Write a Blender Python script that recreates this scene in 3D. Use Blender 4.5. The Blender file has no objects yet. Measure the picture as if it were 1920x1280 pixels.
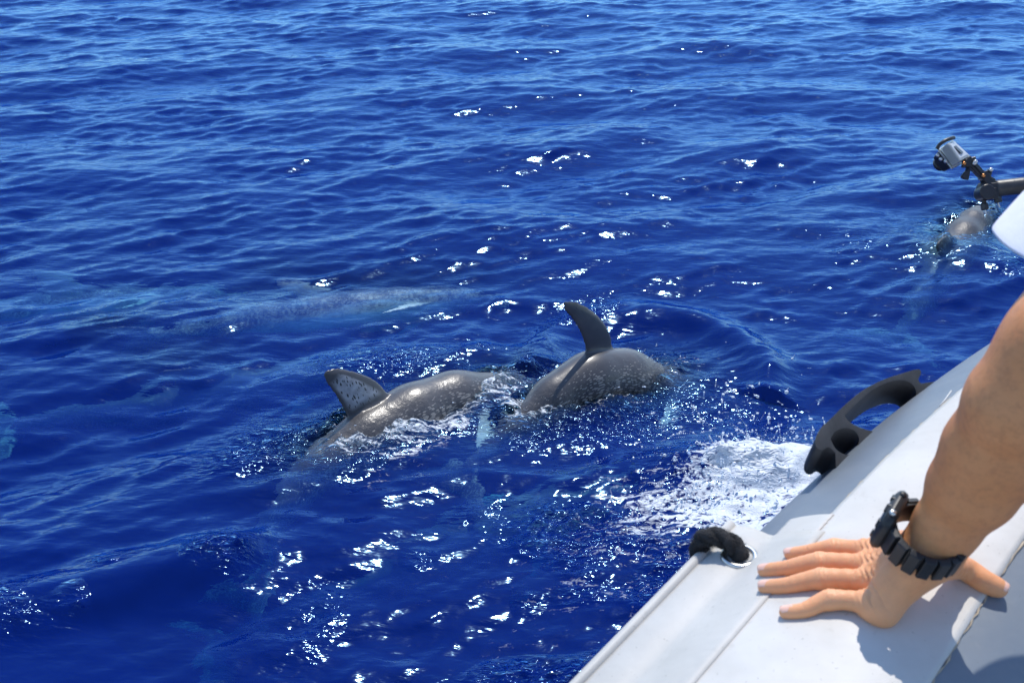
import bpy, bmesh, math, random
import numpy as np
from mathutils import Vector, Matrix, Quaternion
from mathutils.bvhtree import BVHTree

rng = np.random.default_rng(11)
random.seed(5)
S = bpy.context.scene
COL = S.collection

# ------------------------------------------------------------------ camera
CAM_H, PITCH, FPX = 1.9, math.radians(27), 2100.0
cd = bpy.data.cameras.new('camera'); cam = bpy.data.objects.new('camera', cd); COL.objects.link(cam)
cam.location = (0, 0, CAM_H); cam.rotation_euler = (math.pi / 2 - PITCH, 0, 0)
cd.sensor_width = 36; cd.lens = FPX / 1920 * 36
cd.clip_start = .05; cd.clip_end = 9000
cd.dof.use_dof = True; cd.dof.focus_distance = 3.6; cd.dof.aperture_fstop = 14
S.camera = cam
# ------------------------------------------------------------------ sky, sun, exposure
SUN_EL, SUN_AZ = math.radians(58.5), math.radians(16)      # azimuth from +Y towards +X
world = bpy.data.worlds.new('World'); S.world = world; world.use_nodes = True
wn = world.node_tree; wn.nodes.clear()
sk = wn.nodes.new('ShaderNodeTexSky'); sk.sky_type = 'NISHITA'; sk.sun_disc = False
sk.sun_elevation = SUN_EL; sk.sun_rotation = SUN_AZ
sk.air_density = 1.0; sk.dust_density = 0.1; sk.ozone_density = 4.0
bg = wn.nodes.new('ShaderNodeBackground'); bg.inputs[1].default_value = .15
wo = wn.nodes.new('ShaderNodeOutputWorld')
wn.links.new(sk.outputs[0], bg.inputs[0]); wn.links.new(bg.outputs[0], wo.inputs[0])
sd = bpy.data.lights.new('sun', 'SUN'); sd.energy = 2.5; sd.angle = math.radians(.5); sd.color = (1, .95, .87)
sun = bpy.data.objects.new('sun', sd); COL.objects.link(sun)
SUN = Vector((math.cos(SUN_EL) * math.sin(SUN_AZ), math.cos(SUN_EL) * math.cos(SUN_AZ), math.sin(SUN_EL)))
sun.rotation_euler = SUN.to_track_quat('Z', 'Y').to_euler()
S.view_settings.view_transform = 'Standard'; S.view_settings.look = 'None'
S.view_settings.gamma = 1; S.view_settings.exposure = .66; S.view_settings.use_curve_mapping = False
S.cycles.max_bounces = 8; S.cycles.transparent_max_bounces = 12
S.cycles.use_denoising = True; S.cycles.sample_clamp_direct = 40; S.cycles.sample_clamp_indirect = 3; S.cycles.caustics_reflective = False; S.cycles.caustics_refractive = False

# ------------------------------------------------------------------ helpers
def ray(x, y):
    a = (x - 960) / FPX; b = (640 - y) / FPX
    return Vector((a, math.cos(PITCH) + b * math.sin(PITCH), -math.sin(PITCH) + b * math.cos(PITCH)))
CAM = Vector((0, 0, CAM_H))
def U(x, y, d): return CAM + ray(x, y) * d
def atz(x, y, z=0.0):
    r = ray(x, y); return CAM + r * ((z - CAM_H) / r.z)

def tag(o, label=None, cat=None, group=None, kind=None):
    if label: o['label'] = label
    if cat: o['category'] = cat
    if group: o['group'] = group
    if kind: o['kind'] = kind
    return o
def empty(name, loc):
    o = bpy.data.objects.new(name, None); COL.objects.link(o); o.location = loc; o.empty_display_size = .1
    return o
def link(name, me, mat=None, parent=None, smooth=True):
    o = bpy.data.objects.new(name, me); COL.objects.link(o)
    if mat is not None: me.materials.append(mat)
    if smooth: me.polygons.foreach_set('use_smooth', [True] * len(me.polygons))
    if parent is not None:
        o.parent = parent; o.matrix_parent_inverse = Matrix.Translation(-parent.location) if parent.rotation_euler.to_quaternion().angle < 1e-6 else parent.matrix_basis.inverted()
    return o
def mesh_np(name, V, Fq):
    V = np.asarray(V, np.float32); Fq = np.asarray(Fq, np.int32); k = Fq.shape[1]
    me = bpy.data.meshes.new(name)
    me.vertices.add(len(V)); me.vertices.foreach_set('co', V.ravel())
    me.loops.add(Fq.size); me.loops.foreach_set('vertex_index', Fq.ravel())
    me.polygons.add(len(Fq)); me.polygons.foreach_set('loop_start', np.arange(0, Fq.size, k, dtype=np.int32))
    me.update(calc_edges=True); me.validate()
    return me
def bm_obj(name, bm, mat, parent=None, smooth=True):
    me = bpy.data.meshes.new(name); bmesh.ops.recalc_face_normals(bm, faces=bm.faces); bm.to_mesh(me); bm.free()
    return link(name, me, mat, parent, smooth)
def autosmooth(o, bevel=0.0, seg=2, sub=0):
    if bevel:
        m = o.modifiers.new('bevel', 'BEVEL'); m.width = bevel; m.segments = seg; m.limit_method = 'ANGLE'; m.angle_limit = .6
        m.harden_normals = False
    if sub:
        m = o.modifiers.new('sub', 'SUBSURF'); m.levels = sub; m.render_levels = sub
    return o
def add_loft(bm, rings, closed=True, cap=True):
    R = [[bm.verts.new(p) for p in r] for r in rings]
    n = len(R[0])
    for a, b in zip(R, R[1:]):
        for i in range(n if closed else n - 1):
            bm.faces.new((a[i], a[(i + 1) % n], b[(i + 1) % n], b[i]))
    if cap and closed:
        bm.faces.new(R[0][::-1]); bm.faces.new(R[-1])
    return R
def frame_along(pts):
    pts = [Vector(p) for p in pts]; T = []
    for i in range(len(pts)):
        T.append((pts[min(i + 1, len(pts) - 1)] - pts[max(i - 1, 0)]).normalized())
    ref = Vector((0, 0, 1)) if abs(T[0].z) < .9 else Vector((1, 0, 0))
    X = T[0].cross(ref).normalized(); out = []
    for i, t in enumerate(T):
        X = (X - t * X.dot(t)).normalized(); out.append((pts[i], t, X, t.cross(X).normalized()))
    return out
def add_tube(bm, pts, rad, n=12, cap=True):
    fr = frame_along(pts); rings = []
    for i, (p, t, x, y) in enumerate(fr):
        r = rad[i] if hasattr(rad, '__len__') else rad
        rings.append([p + x * (r * math.cos(2 * math.pi * k / n)) + y * (r * math.sin(2 * math.pi * k / n)) for k in range(n)])
    return add_loft(bm, rings, True, cap)
def add_box(bm, c, sx, sy, sz, M=None):
    vs = []
    for dx, dy, dz in ((-1,-1,-1),(1,-1,-1),(1,1,-1),(-1,1,-1),(-1,-1,1),(1,-1,1),(1,1,1),(-1,1,1)):
        v = Vector((dx * sx / 2, dy * sy / 2, dz * sz / 2))
        if M is not None: v = M @ v
        vs.append(bm.verts.new(Vector(c) + v))
    for f in ((3,2,1,0),(4,5,6,7),(0,1,5,4),(1,2,6,5),(2,3,7,6),(3,0,4,7)): bm.faces.new([vs[i] for i in f])
def spline(P, n=8):
    P = [Vector(p) for p in P]; out = []
    for i in range(len(P) - 1):
        p0 = P[max(i - 1, 0)]; p1 = P[i]; p2 = P[i + 1]; p3 = P[min(i + 2, len(P) - 1)]
        for k in range(n):
            t = k / n
            out.append(.5 * ((2 * p1) + (p2 - p0) * t + (2 * p0 - 5 * p1 + 4 * p2 - p3) * t * t + (3 * p1 - p0 - 3 * p2 + p3) * t ** 3))
    out.append(P[-1]); return out

# ------------------------------------------------------------------ implicit modelling (smooth unions meshed with surface nets)
def sdf_mesh(name, prims, h, pad=.012):
    """prims: (a, b, ra, rb, k, flat) ; flat = None or (axis unit vector, factor)"""
    lo = np.min([np.minimum(np.array(q[0]) - q[2], np.array(q[1]) - q[3]) for q in prims], 0) - pad
    hi = np.max([np.maximum(np.array(q[0]) + q[2], np.array(q[1]) + q[3]) for q in prims], 0) + pad
    n = np.ceil((hi - lo) / h).astype(int) + 1
    F = np.full(n, .2, np.float32)
    ax = [lo[i] + h * np.arange(n[i]) for i in range(3)]
    for q in prims:
        a, b, ra, rb, k = [np.array(q[0], float), np.array(q[1], float), q[2], q[3], q[4]]
        flat = q[5] if len(q) > 5 else None
        sub = len(q) > 6 and q[6]
        m = max(ra, rb) + 2.5 * k + 3 * h
        l = np.clip(((np.minimum(a, b) - m - lo) / h).astype(int), 0, n); u = np.clip(((np.maximum(a, b) + m - lo) / h).astype(int) + 1, 0, n)
        X = ax[0][l[0]:u[0]][:, None, None].astype(np.float32) - np.float32(a[0])
        Y = ax[1][l[1]:u[1]][None, :, None].astype(np.float32) - np.float32(a[1])
        Z = ax[2][l[2]:u[2]][None, None, :].astype(np.float32) - np.float32(a[2])
        ab = b - a
        if flat is not None:
            w, s = np.array(flat[0], float), flat[1]
            pw = (X * w[0] + Y * w[1] + Z * w[2]) * (s - 1)
            X = X + pw * w[0]; Y = Y + pw * w[1]; Z = Z + pw * w[2]
            ab = ab + w * (ab @ w) * (s - 1)
        L = max(ab @ ab, 1e-12)
        t = np.clip((X * ab[0] + Y * ab[1] + Z * ab[2]) / L, 0, 1)
        d = np.sqrt((X - t * ab[0]) ** 2 + (Y - t * ab[1]) ** 2 + (Z - t * ab[2]) ** 2) - (ra + (rb - ra) * t)
        G = F[l[0]:u[0], l[1]:u[1], l[2]:u[2]]
        if sub:
            hh = np.clip(.5 - .5 * (-d - G) / (-k), 0, 1)
            hh = np.maximum(k - np.abs(-d - G), 0) / k
            F[l[0]:u[0], l[1]:u[1], l[2]:u[2]] = np.maximum(G, -d) + hh * hh * k * .25
        else:
            hh = np.maximum(k - np.abs(d - G), 0) / k
            F[l[0]:u[0], l[1]:u[1], l[2]:u[2]] = np.minimum(G, d) - hh * hh * k * .25
    return nets(name, F, lo, h)
def nets(name, F, lo, h):
    I = F < 0
    c = np.zeros(np.array(F.shape) - 1, np.uint8)
    for dx in (0, 1):
        for dy in (0, 1):
            for dz in (0, 1):
                c += I[dx:F.shape[0] - 1 + dx, dy:F.shape[1] - 1 + dy, dz:F.shape[2] - 1 + dz]
    act = (c > 0) & (c < 8)
    idx = np.full(act.shape, -1, np.int64); cells = np.argwhere(act); idx[act] = np.arange(len(cells))
    P = np.zeros((len(cells), 3)); W = np.zeros(len(cells))
    cor = [(x, y, z) for x in (0, 1) for y in (0, 1) for z in (0, 1)]
    for a in cor:
        for ax in range(3):
            if a[ax]: continue
            b = list(a); b[ax] = 1
            fa = F[tuple((cells + a).T)]; fb = F[tuple((cells + b).T)]
            m = (fa < 0) != (fb < 0)
            t = np.where(m, fa / np.where(m, fa - fb, 1), 0)
            p = cells + np.array(a, float); p[:, ax] += t
            P[m] += p[m]; W[m] += 1
    V = lo + h * P / W[:, None]
    Q = []
    for ax in range(3):
        sl0 = [slice(None)] * 3; sl1 = [slice(None)] * 3
        sl0[ax] = slice(0, -1); sl1[ax] = slice(1, None)
        A, B = I[tuple(sl0)], I[tuple(sl1)]
        e = np.argwhere(A != B)
        u, v = (ax + 1) % 3, (ax + 2) % 3
        ok = (e[:, u] > 0) & (e[:, v] > 0) & (e[:, u] < F.shape[u] - 1) & (e[:, v] < F.shape[v] - 1)
        e = e[ok]; s = A[tuple(e.T)]
        def g(du, dv):
            k = e.copy(); k[:, u] += du; k[:, v] += dv
            return idx[tuple(k.T)]
        q = np.stack([g(-1, -1), g(0, -1), g(0, 0), g(-1, 0)], 1)
        q[~s] = q[~s][:, ::-1]
        Q.append(q)
    return mesh_np(name, V, np.concatenate(Q))

# ------------------------------------------------------------------ materials
class NT:
    def __init__(s, name):
        s.m = bpy.data.materials.new(name); s.m.use_nodes = True; s.t = s.m.node_tree; s.t.nodes.clear()
        s.out = s.t.nodes.new('ShaderNodeOutputMaterial')
    def n(s, typ, **kw):
        nd = s.t.nodes.new(typ)
        for k, v in kw.items():
            if k.startswith('i_'):
                key = k[2:].replace('_', ' '); key = int(key) if key.isdigit() else key
                nd.inputs[key].default_value = v
            else: setattr(nd, k, v)
        return nd
    def l(s, a, b): s.t.links.new(a, b)
    def coord(s, kind='Object'): return s.n('ShaderNodeTexCoord').outputs[kind]
    def noise(s, scale, detail=3, rough=.5, co=None, kind='Object', dist=0.0):
        nz = s.n('ShaderNodeTexNoise', i_Scale=scale, i_Detail=detail, i_Roughness=rough, i_Distortion=dist)
        s.l(co if co is not None else s.coord(kind), nz.inputs['Vector']); return nz.outputs['Fac']
    def ramp(s, fac, stops, mode='LINEAR'):
        r = s.n('ShaderNodeValToRGB'); r.color_ramp.interpolation = mode
        e = r.color_ramp.elements
        while len(e) < len(stops): e.new(.5)
        for q, (p, c) in zip(e, stops):
            q.position = p; q.color = (*c, 1) if hasattr(c, '__len__') else (c, c, c, 1)
        s.l(fac, r.inputs[0]); return r.outputs[0]
    def math(s, op, a, b=None, c=None, clamp=False):
        m = s.n('ShaderNodeMath', operation=op); m.use_clamp = clamp
        for i, v in enumerate((a, b, c)):
            if v is None: continue
            if isinstance(v, (int, float)): m.inputs[i].default_value = v
            else: s.l(v, m.inputs[i])
        return m.outputs[0]
    def mix(s, fac, a, b):
        m = s.n('ShaderNodeMix', data_type='RGBA')
        for key, v in ((0, fac), (6, a), (7, b)):
            if isinstance(v, (int, float)): m.inputs[key].default_value = v
            elif isinstance(v, tuple): m.inputs[key].default_value = (*v, 1)
            else: s.l(v, m.inputs[key])
        return m.outputs[2]
    def bump(s, h, strength, dist, normal=None):
        b = s.n('ShaderNodeBump', i_Strength=strength, i_Distance=dist); s.l(h, b.inputs['Height'])
        if normal is not None: s.l(normal, b.inputs['Normal'])
        return b.outputs[0]
    def bsdf(s, color, rough=.5, normal=None, **kw):
        b = s.n('ShaderNodeBsdfPrincipled')
        if isinstance(color, tuple): b.inputs['Base Color'].default_value = (*color, 1)
        else: s.l(color, b.inputs['Base Color'])
        if isinstance(rough, (int, float)): b.inputs['Roughness'].default_value = rough
        else: s.l(rough, b.inputs['Roughness'])
        if normal is not None: s.l(normal, b.inputs['Normal'])
        for k, v in kw.items():
            b.inputs[k.replace('_', ' ')].default_value = v
        s.l(b.outputs[0], s.out.inputs[0]); return b

def mat_fabric(name, base, dirt, amount=.5):
    t = NT(name)
    big = t.noise(6, 5, .6); fine = t.noise(60, 4, .6); spec = t.noise(260, 2, .5)
    c = t.mix(t.ramp(big, [(.42, 0.0), (.72, amount)]), base, dirt)
    c = t.mix(t.ramp(fine, [(.62, 0.0), (.74, amount * .6)]), c, dirt)
    c = t.mix(t.ramp(spec, [(.70, 0.0), (.76, amount)]), c, tuple(x * .55 for x in dirt))
    weave = t.n('ShaderNodeTexNoise', i_Scale=900.0, i_Detail=2.0); t.l(t.coord(), weave.inputs['Vector'])
    n = t.bump(weave.outputs['Fac'], .25, .0006, t.bump(t.noise(14, 3), .5, .006))
    t.bsdf(c, .52, n, Specular_IOR_Level=.4)
    return t.m
M_white = mat_fabric('pvc_white', (.61, .595, .565), (.43, .405, .36), .6)
M_grey = mat_fabric('pvc_blue_grey', (.17, .205, .25), (.25, .27, .29), .55)
M_flap = mat_fabric('pvc_flap', (.55, .54, .515), (.38, .375, .345), .6)
def mat_simple(name, col, rough=.5, bscale=300, bstr=.2, bdist=.0006, var=.25, **kw):
    t = NT(name)
    c = t.mix(t.ramp(t.noise(bscale * .15, 4), [(.35, 0.0), (.7, 1.0)]), col, tuple(min(1, x * (1 + var) + .004 * var) for x in col))
    n = t.bump(t.noise(bscale, 3), bstr, bdist)
    t.bsdf(c, rough, n, **kw); return t.m
M_glue = mat_simple('dried_glue', (.40, .33, .24), .6)
M_rubber = mat_simple('black_rubber', (.030, .030, .032), .42, 200, .35, .0008, 1.0)
M_rope = mat_simple('black_rope', (.012, .012, .013), .9, 500, .9, .002, 1.5)
M_steel = mat_simple('steel', (.55, .54, .52), .28, 200, .1, .0004, .2, Metallic=1.0)
M_plastic = mat_simple('black_plastic', (.012, .013, .015), .34, 120, .15, .0005, .8)
M_resin = mat_simple('watch_resin', (.008, .0085, .010), .42, 400, .25, .0004, .8)
M_gold = mat_simple('brass_nut', (.55, .22, .08), .25, 200, .1, .0003, .2, Metallic=1.0)
M_hull = mat_simple('hull_paint', (.55, .57, .6), .3, 40, .2, .002, .15)
M_deck = mat_simple('deck_grey', (.32, .34, .36), .7, 160, .5, .002, .3)
M_grass_cloth = mat_simple('navy_cloth', (.03, .04, .09), .85, 300, .5, .001, .5)
M_hair = mat_simple('dark_hair', (.025, .016, .01), .6, 200, .9, .004, .6)
M_shirt = mat_simple('white_cotton', (.78, .77, .86), .85, 500, .4, .0008, .05)

def mat_skin():
    t = NT('tanned_skin')
    co = t.coord()
    at = t.n('ShaderNodeAttribute', attribute_name='flush_sun')
    base = t.mix(t.ramp(t.noise(9, 4), [(.35, 0.0), (.68, 1.0)]), (.74, .315, .125), (.62, .235, .085))
    base = t.mix(t.ramp(t.noise(140, 4, .65), [(.45, 0.0), (.7, .35)]), base, (.38, .145, .065))
    base = t.mix(t.math('MULTIPLY', at.outputs['Fac'], 1.0, clamp=True), base, (.86, .42, .215))  # hand tint: skin flush plus its stronger sunlight, painted paler
    por = t.n('ShaderNodeTexVoronoi', i_Scale=900.0, distance='EUCLIDEAN'); t.l(co, por.inputs['Vector'])
    wrk = t.n('ShaderNodeTexNoise', i_Scale=170.0, i_Detail=4.0, i_Roughness=.65); t.l(co, wrk.inputs['Vector'])
    n = t.bump(por.outputs['Distance'], .22, .0005, t.bump(wrk.outputs['Fac'], .35, .0012))
    b = t.bsdf(base, .48, n, Subsurface_Weight=.22, Subsurface_Scale=.006, Specular_IOR_Level=.4)
    b.inputs['Subsurface Radius'].default_value = (1, .35, .2)
    return t.m
M_skin = mat_skin()
M_nail = mat_simple('nail', (.84, .50, .38), .25, 60, .05, .0003, .1, Coat_Weight=.4)

def mat_dolphin(spots_fin=False):
    t = NT('spotted_dolphin_skin' + ('_marked_fin' if spots_fin else ''))
    at = t.n('ShaderNodeAttribute', attribute_name='rest')       # undeformed dolphin space, x to the head, z up
    co = at.outputs['Vector']
    sep = t.n('ShaderNodeSeparateXYZ'); t.l(co, sep.inputs[0])
    mp = t.n('ShaderNodeMapping'); mp.inputs['Scale'].default_value = (40, 130, 130); t.l(co, mp.inputs[0])
    wob = t.n('ShaderNodeTexNoise', i_Scale=9.0, i_Detail=2.0); t.l(co, wob.inputs['Vector'])
    add = t.n('ShaderNodeMixRGB', blend_type='ADD'); add.inputs[0].default_value = 2.2; t.l(mp.outputs[0], add.inputs[1]); t.l(wob.outputs['Color'], add.inputs[2])
    vo = t.n('ShaderNodeTexVoronoi', i_Scale=1.0, i_Randomness=1.0); t.l(add.outputs[0], vo.inputs['Vector'])
    sz = t.n('ShaderNodeTexNoise', i_Scale=14.0, i_Detail=3.0); t.l(co, sz.inputs['Vector'])
    band = t.ramp(t.math('ADD', sep.outputs[2], .5), [(.40, 1.0), (.52, .95), (.60, .45), (.655, .0)])
    thr = t.math('MULTIPLY', t.math('MULTIPLY', sz.outputs['Fac'], band), 1.0)
    fleck = t.math('MULTIPLY', t.math('SUBTRACT', thr, vo.outputs['Distance']), 14.0, clamp=True)
    dark = t.mix(t.ramp(t.noise(7, 4, .6, co), [(.35, 0.0), (.7, 1.0)]), (.052, .050, .053), (.088, .082, .083))
    belly = t.mix(t.ramp(t.noise(20, 3, .6, co), [(.45, 0.0), (.6, 1.0)]), (.66, .68, .64), (.46, .48, .45))
    cs = t.ramp(t.math('ADD', t.math('ADD', sep.outputs[2], .5), t.math('MULTIPLY', t.math('SUBTRACT', wob.outputs['Fac'], .5), .10)), [(.36, 1.0), (.46, 0.0)])
    c = t.mix(fleck, dark, (.27, .25, .225)); c = t.mix(cs, c, belly)
    if spots_fin:
        mp2 = t.n('ShaderNodeMapping'); mp2.inputs['Scale'].default_value = (120, 20, 42); mp2.inputs['Rotation'].default_value = (0, .5, 0); t.l(co, mp2.inputs[0])
        v2 = t.n('ShaderNodeTexVoronoi', i_Scale=1.0); t.l(mp2.outputs[0], v2.inputs['Vector'])
        mark = t.math('MULTIPLY', t.math('SUBTRACT', v2.outputs['Distance'], t.math('ADD', t.math('MULTIPLY', sz.outputs['Fac'], .50), -.02)), 12.0, clamp=True)
        finc = t.mix(mark, (.025, .025, .028), t.mix(t.ramp(t.noise(30, 4, .6, co), [(.35, 0.0), (.65, 1.0)]), (.24, .24, .25), (.42, .42, .435)))
        fa = t.n('ShaderNodeAttribute', attribute_name='finpale')
        c = t.mix(fa.outputs['Fac'], c, finc)
    wet = t.n('ShaderNodeTexNoise', i_Scale=38.0, i_Detail=5.0, i_Roughness=.6); t.l(co, wet.inputs['Vector'])
    w2 = t.n('ShaderNodeTexNoise', i_Scale=7.0, i_Detail=2.0); t.l(co, w2.inputs['Vector'])
    fl = t.n('ShaderNodeAttribute', attribute_name='flow')
    hgt = t.math('MULTIPLY', wet.outputs['Fac'], t.math('ADD', t.math('MULTIPLY', fl.outputs['Fac'], .9), .08))
    nn = t.bump(hgt, .5, .010, t.bump(w2.outputs['Fac'], .25, .01))
    b = t.bsdf(c, .42, nn, Coat_Roughness=.20, Specular_IOR_Level=.4)
    t.l(t.n('ShaderNodeAttribute', attribute_name='dry').outputs['Fac'], b.inputs['Coat Weight'])
    t.l(nn, b.inputs['Coat Normal'])
    return t.m

# ------------------------------------------------------------------ the sea: heights from wave spectra
def tile(L, N, lmin, lmax, slope, wd, spread, seed, p=3.6):
    r = np.random.default_rng(seed)
    k = 2 * np.pi * np.fft.fftfreq(N, L / N); kx, ky = np.meshgrid(k, k, indexing='ij')
    kk = np.hypot(kx, ky); kk[0, 0] = 1
    lam = 2 * np.pi / kk
    A = kk ** (-p / 2 - .0) * np.exp(-(lam / lmax) ** 2 * .6) * np.exp(-(lmin / lam) ** 2)
    cosd = (kx * wd[0] + ky * wd[1]) / kk
    A = A * (np.abs(cosd) ** spread * .9 + .12); A[0, 0] = 0
    H = A * (r.normal(size=A.shape) + 1j * r.normal(size=A.shape))
    h = np.fft.ifft2(H).real; sx = np.fft.ifft2(1j * kx * H).real; sy = np.fft.ifft2(1j * ky * H).real
    s = slope / math.sqrt(np.mean(sx ** 2 + sy ** 2))
    # choppy displacement field
    dx = np.fft.ifft2(1j * kx / kk * H).real * s; dy = np.fft.ifft2(1j * ky / kk * H).real * s
    return (L, N, (h * s).astype(np.float32), dx.astype(np.float32), dy.astype(np.float32))
def samp(tl, f, x, y):
    L, N = tl[0], tl[1]
    u = x / L * N; v = y / L * N
    i = np.floor(u).astype(np.int64); j = np.floor(v).astype(np.int64); a = (u - i).astype(np.float32); b = (v - j).astype(np.float32)
    def w(t): return (-.5*t+t*t-.5*t**3, 1-2.5*t*t+1.5*t**3, .5*t+2*t*t-1.5*t**3, -.5*t*t+.5*t**3)
    wa, wb = w(a), w(b); o = 0
    for p in range(4):
        row = 0
        for q in range(4): row = row + wb[q] * f[(i + p - 1) % N, (j + q - 1) % N]
        o = o + wa[p] * row
    return o
WD = np.array([.22, -1.0]); WD /= np.linalg.norm(WD)
TA = tile(23.0, 1024, .34, 1.8, .092, WD, 2.4, 3)
TB = tile(7.3, 1024, .07, .34, .148, (WD[0] * .8 + .25, WD[1]), 2.4, 8, 3.0)
TC = tile(2.9, 1024, .022, .12, .10, WD, .6, 21, 3.2)
TN = tile(9.1, 512, .35, 2.0, 1.0, (1, 0), 0, 5)          # a noise for patchiness
TNs = float(np.std(TN[2]))
def gauss(x, y, px, py, sx, sy=None, rot=0.0):
    c = atz(px, py); sy = sy or sx
    dx = x - c.x; dy = y - c.y; u = dx * math.cos(rot) + dy * math.sin(rot); v = -dx * math.sin(rot) + dy * math.cos(rot)
    return np.exp(-(u / sx) ** 2 / 2 - (v / sy) ** 2 / 2)
def seg_gauss(x, y, p0, p1, s):
    a, b = atz(*p0), atz(*p1); dx, dy = b.x - a.x, b.y - a.y; L = dx * dx + dy * dy
    t = np.clip(((x - a.x) * dx + (y - a.y) * dy) / L, 0, 1)
    return np.exp(-((x - a.x - t * dx) ** 2 + (y - a.y - t * dy) ** 2) / (2 * s * s))
def ring_g(x, y, px, py, rx, ry, w, a0, a1):
    c = atz(px, py); dx = (x - c.x) / rx; dy = (y - c.y) / ry; r = np.hypot(dx, dy); an = np.arctan2(dy, dx)
    return np.exp(-((r - 1) / w) ** 2 / 2) * (((an > a0) & (an < a1)) * 1.0)
def sea_fields(x, y):
    patch = samp(TN, TN[2], x * 1.7, y * 1.7) / TNs
    chop = np.zeros_like(x)
    # ripples raised by the boat and the animals
    chop += 1.35 * gauss(x, y, 1150, 1110, .27, .22) + .9 * gauss(x, y, 830, 1130, .18, .12) + .8 * gauss(x, y, 1060, 1240, .3, .15)
    chop += .9 * gauss(x, y, 800, 1030, .1, .07) + 1.6 * seg_gauss(x, y, (-60, 1180), (190, 1120), .06) + 1.6 * seg_gauss(x, y, (330, 1090), (430, 1070), .05)
    chop += .9 * seg_gauss(x, y, (930, 1000), (1240, 930), .07) + 1.1 * gauss(x, y, 1400, 930, .34, .3)
    chop += 1.0 * seg_gauss(x, y, (450, 850), (640, 770), .10) + 1.0 * seg_gauss(x, y, (620, 850), (960, 740), .08)
    chop += .9 * seg_gauss(x, y, (640, 680), (900, 660), .07) + .9 * ring_g(x, y, 1220, 680, .38, .5, .16, -.4, 3.0)
    chop += 1.0 * seg_gauss(x, y, (960, 790), (1160, 760), .10) + .8 * gauss(x, y, 1790, 480, .25, .2) + .7 * gauss(x, y, 960, 690, .12, .12)
    extra = 1.1 * seg_gauss(x, y, (-60, 1170), (190, 1110), .06) + 1.1 * seg_gauss(x, y, (330, 1080), (430, 1060), .05)
    gate = np.clip(.22 + .85 * samp(TN, TN[2], x * 2.3 + 1.7, y * 2.3) / TNs, 0, 1.5)
    foam = .86 * seg_gauss(x, y, (1375, 882), (1640, 900), .075) + .72 * gauss(x, y, 1430, 940, .24, .17) + .40 * gauss(x, y, 1300, 975, .20, .11)
    foam += .50 * seg_gauss(x, y, (660, 850), (940, 735), .07) + .55 * seg_gauss(x, y, (990, 775), (1150, 745), .06) + .4 * seg_gauss(x, y, (700, 900), (860, 810), .05)
    foam += .45 * seg_gauss(x, y, (1180, 670), (1300, 670), .07)
    foam += .25 * gauss(x, y, 1120, 1100, .3, .25)
    bump = .055 * gauss(x, y, 1360, 880, .16, .07) + .035 * gauss(x, y, 1500, 885, .25, .09)
    bump += .075 * gauss(x, y, 980, 700, .035, .035) + .035 * seg_gauss(x, y, (640, 690), (900, 655), .09)
    bump += .045 * ring_g(x, y, 1220, 690, .42, .5, .13, -.4, 3.1) - .03 * gauss(x, y, 1220, 690, .3, .3)
    bump += .03 * seg_gauss(x, y, (1090, 800), (1160, 760), .06) + .03 * seg_gauss(x, y, (450, 1080), (700, 1000), .10) + .062 * seg_gauss(x, y, (-80, 1180), (430, 1065), .07)
    bump += .05 * gauss(x, y, 1790, 470, .22, .2)
    return chop + extra / np.maximum(gate, .25), gate, foam, bump, patch
def sea_disp(x, y, r):
    f3 = np.clip(1 - (r - 3.2) / 3.5, 0, 1); f2 = np.clip(1 - (r - 15) / 15, 0, 1); f1 = np.clip(1 - (r - 40) / 120, 0, 1)
    chop, gate, foam, bump, patch = sea_fields(x, y)
    z = samp(TA, TA[2], x, y) * f1; dx = samp(TA, TA[3], x, y) * f1; dy = samp(TA, TA[4], x, y) * f1
    mod = np.clip(.88 + .25 * patch, .45, 1.12)
    z = z + samp(TB, TB[2], x, y) * f2 * mod; dx = dx + samp(TB, TB[3], x, y) * f2 * mod; dy = dy + samp(TB, TB[4], x, y) * f2 * mod
    am = (.32 * mod + 2.0 * np.clip(chop, 0, 3) * gate + 1.3 * np.clip(foam, 0, 1.2)) * f3
    z = z + samp(TC, TC[2], x, y) * am; dx = dx + samp(TC, TC[3], x, y) * am * .8; dy = dy + samp(TC, TC[4], x, y) * am * .8
    z = z + np.clip(foam, 0, 1.2) * samp(TB, TB[2], x * 1.9, y * 1.9) * 1.1
    return x + dx * .55, y + dy * .55, z + bump, np.clip(chop * gate, 0, 2), np.clip(foam, 0, 2)

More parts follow.
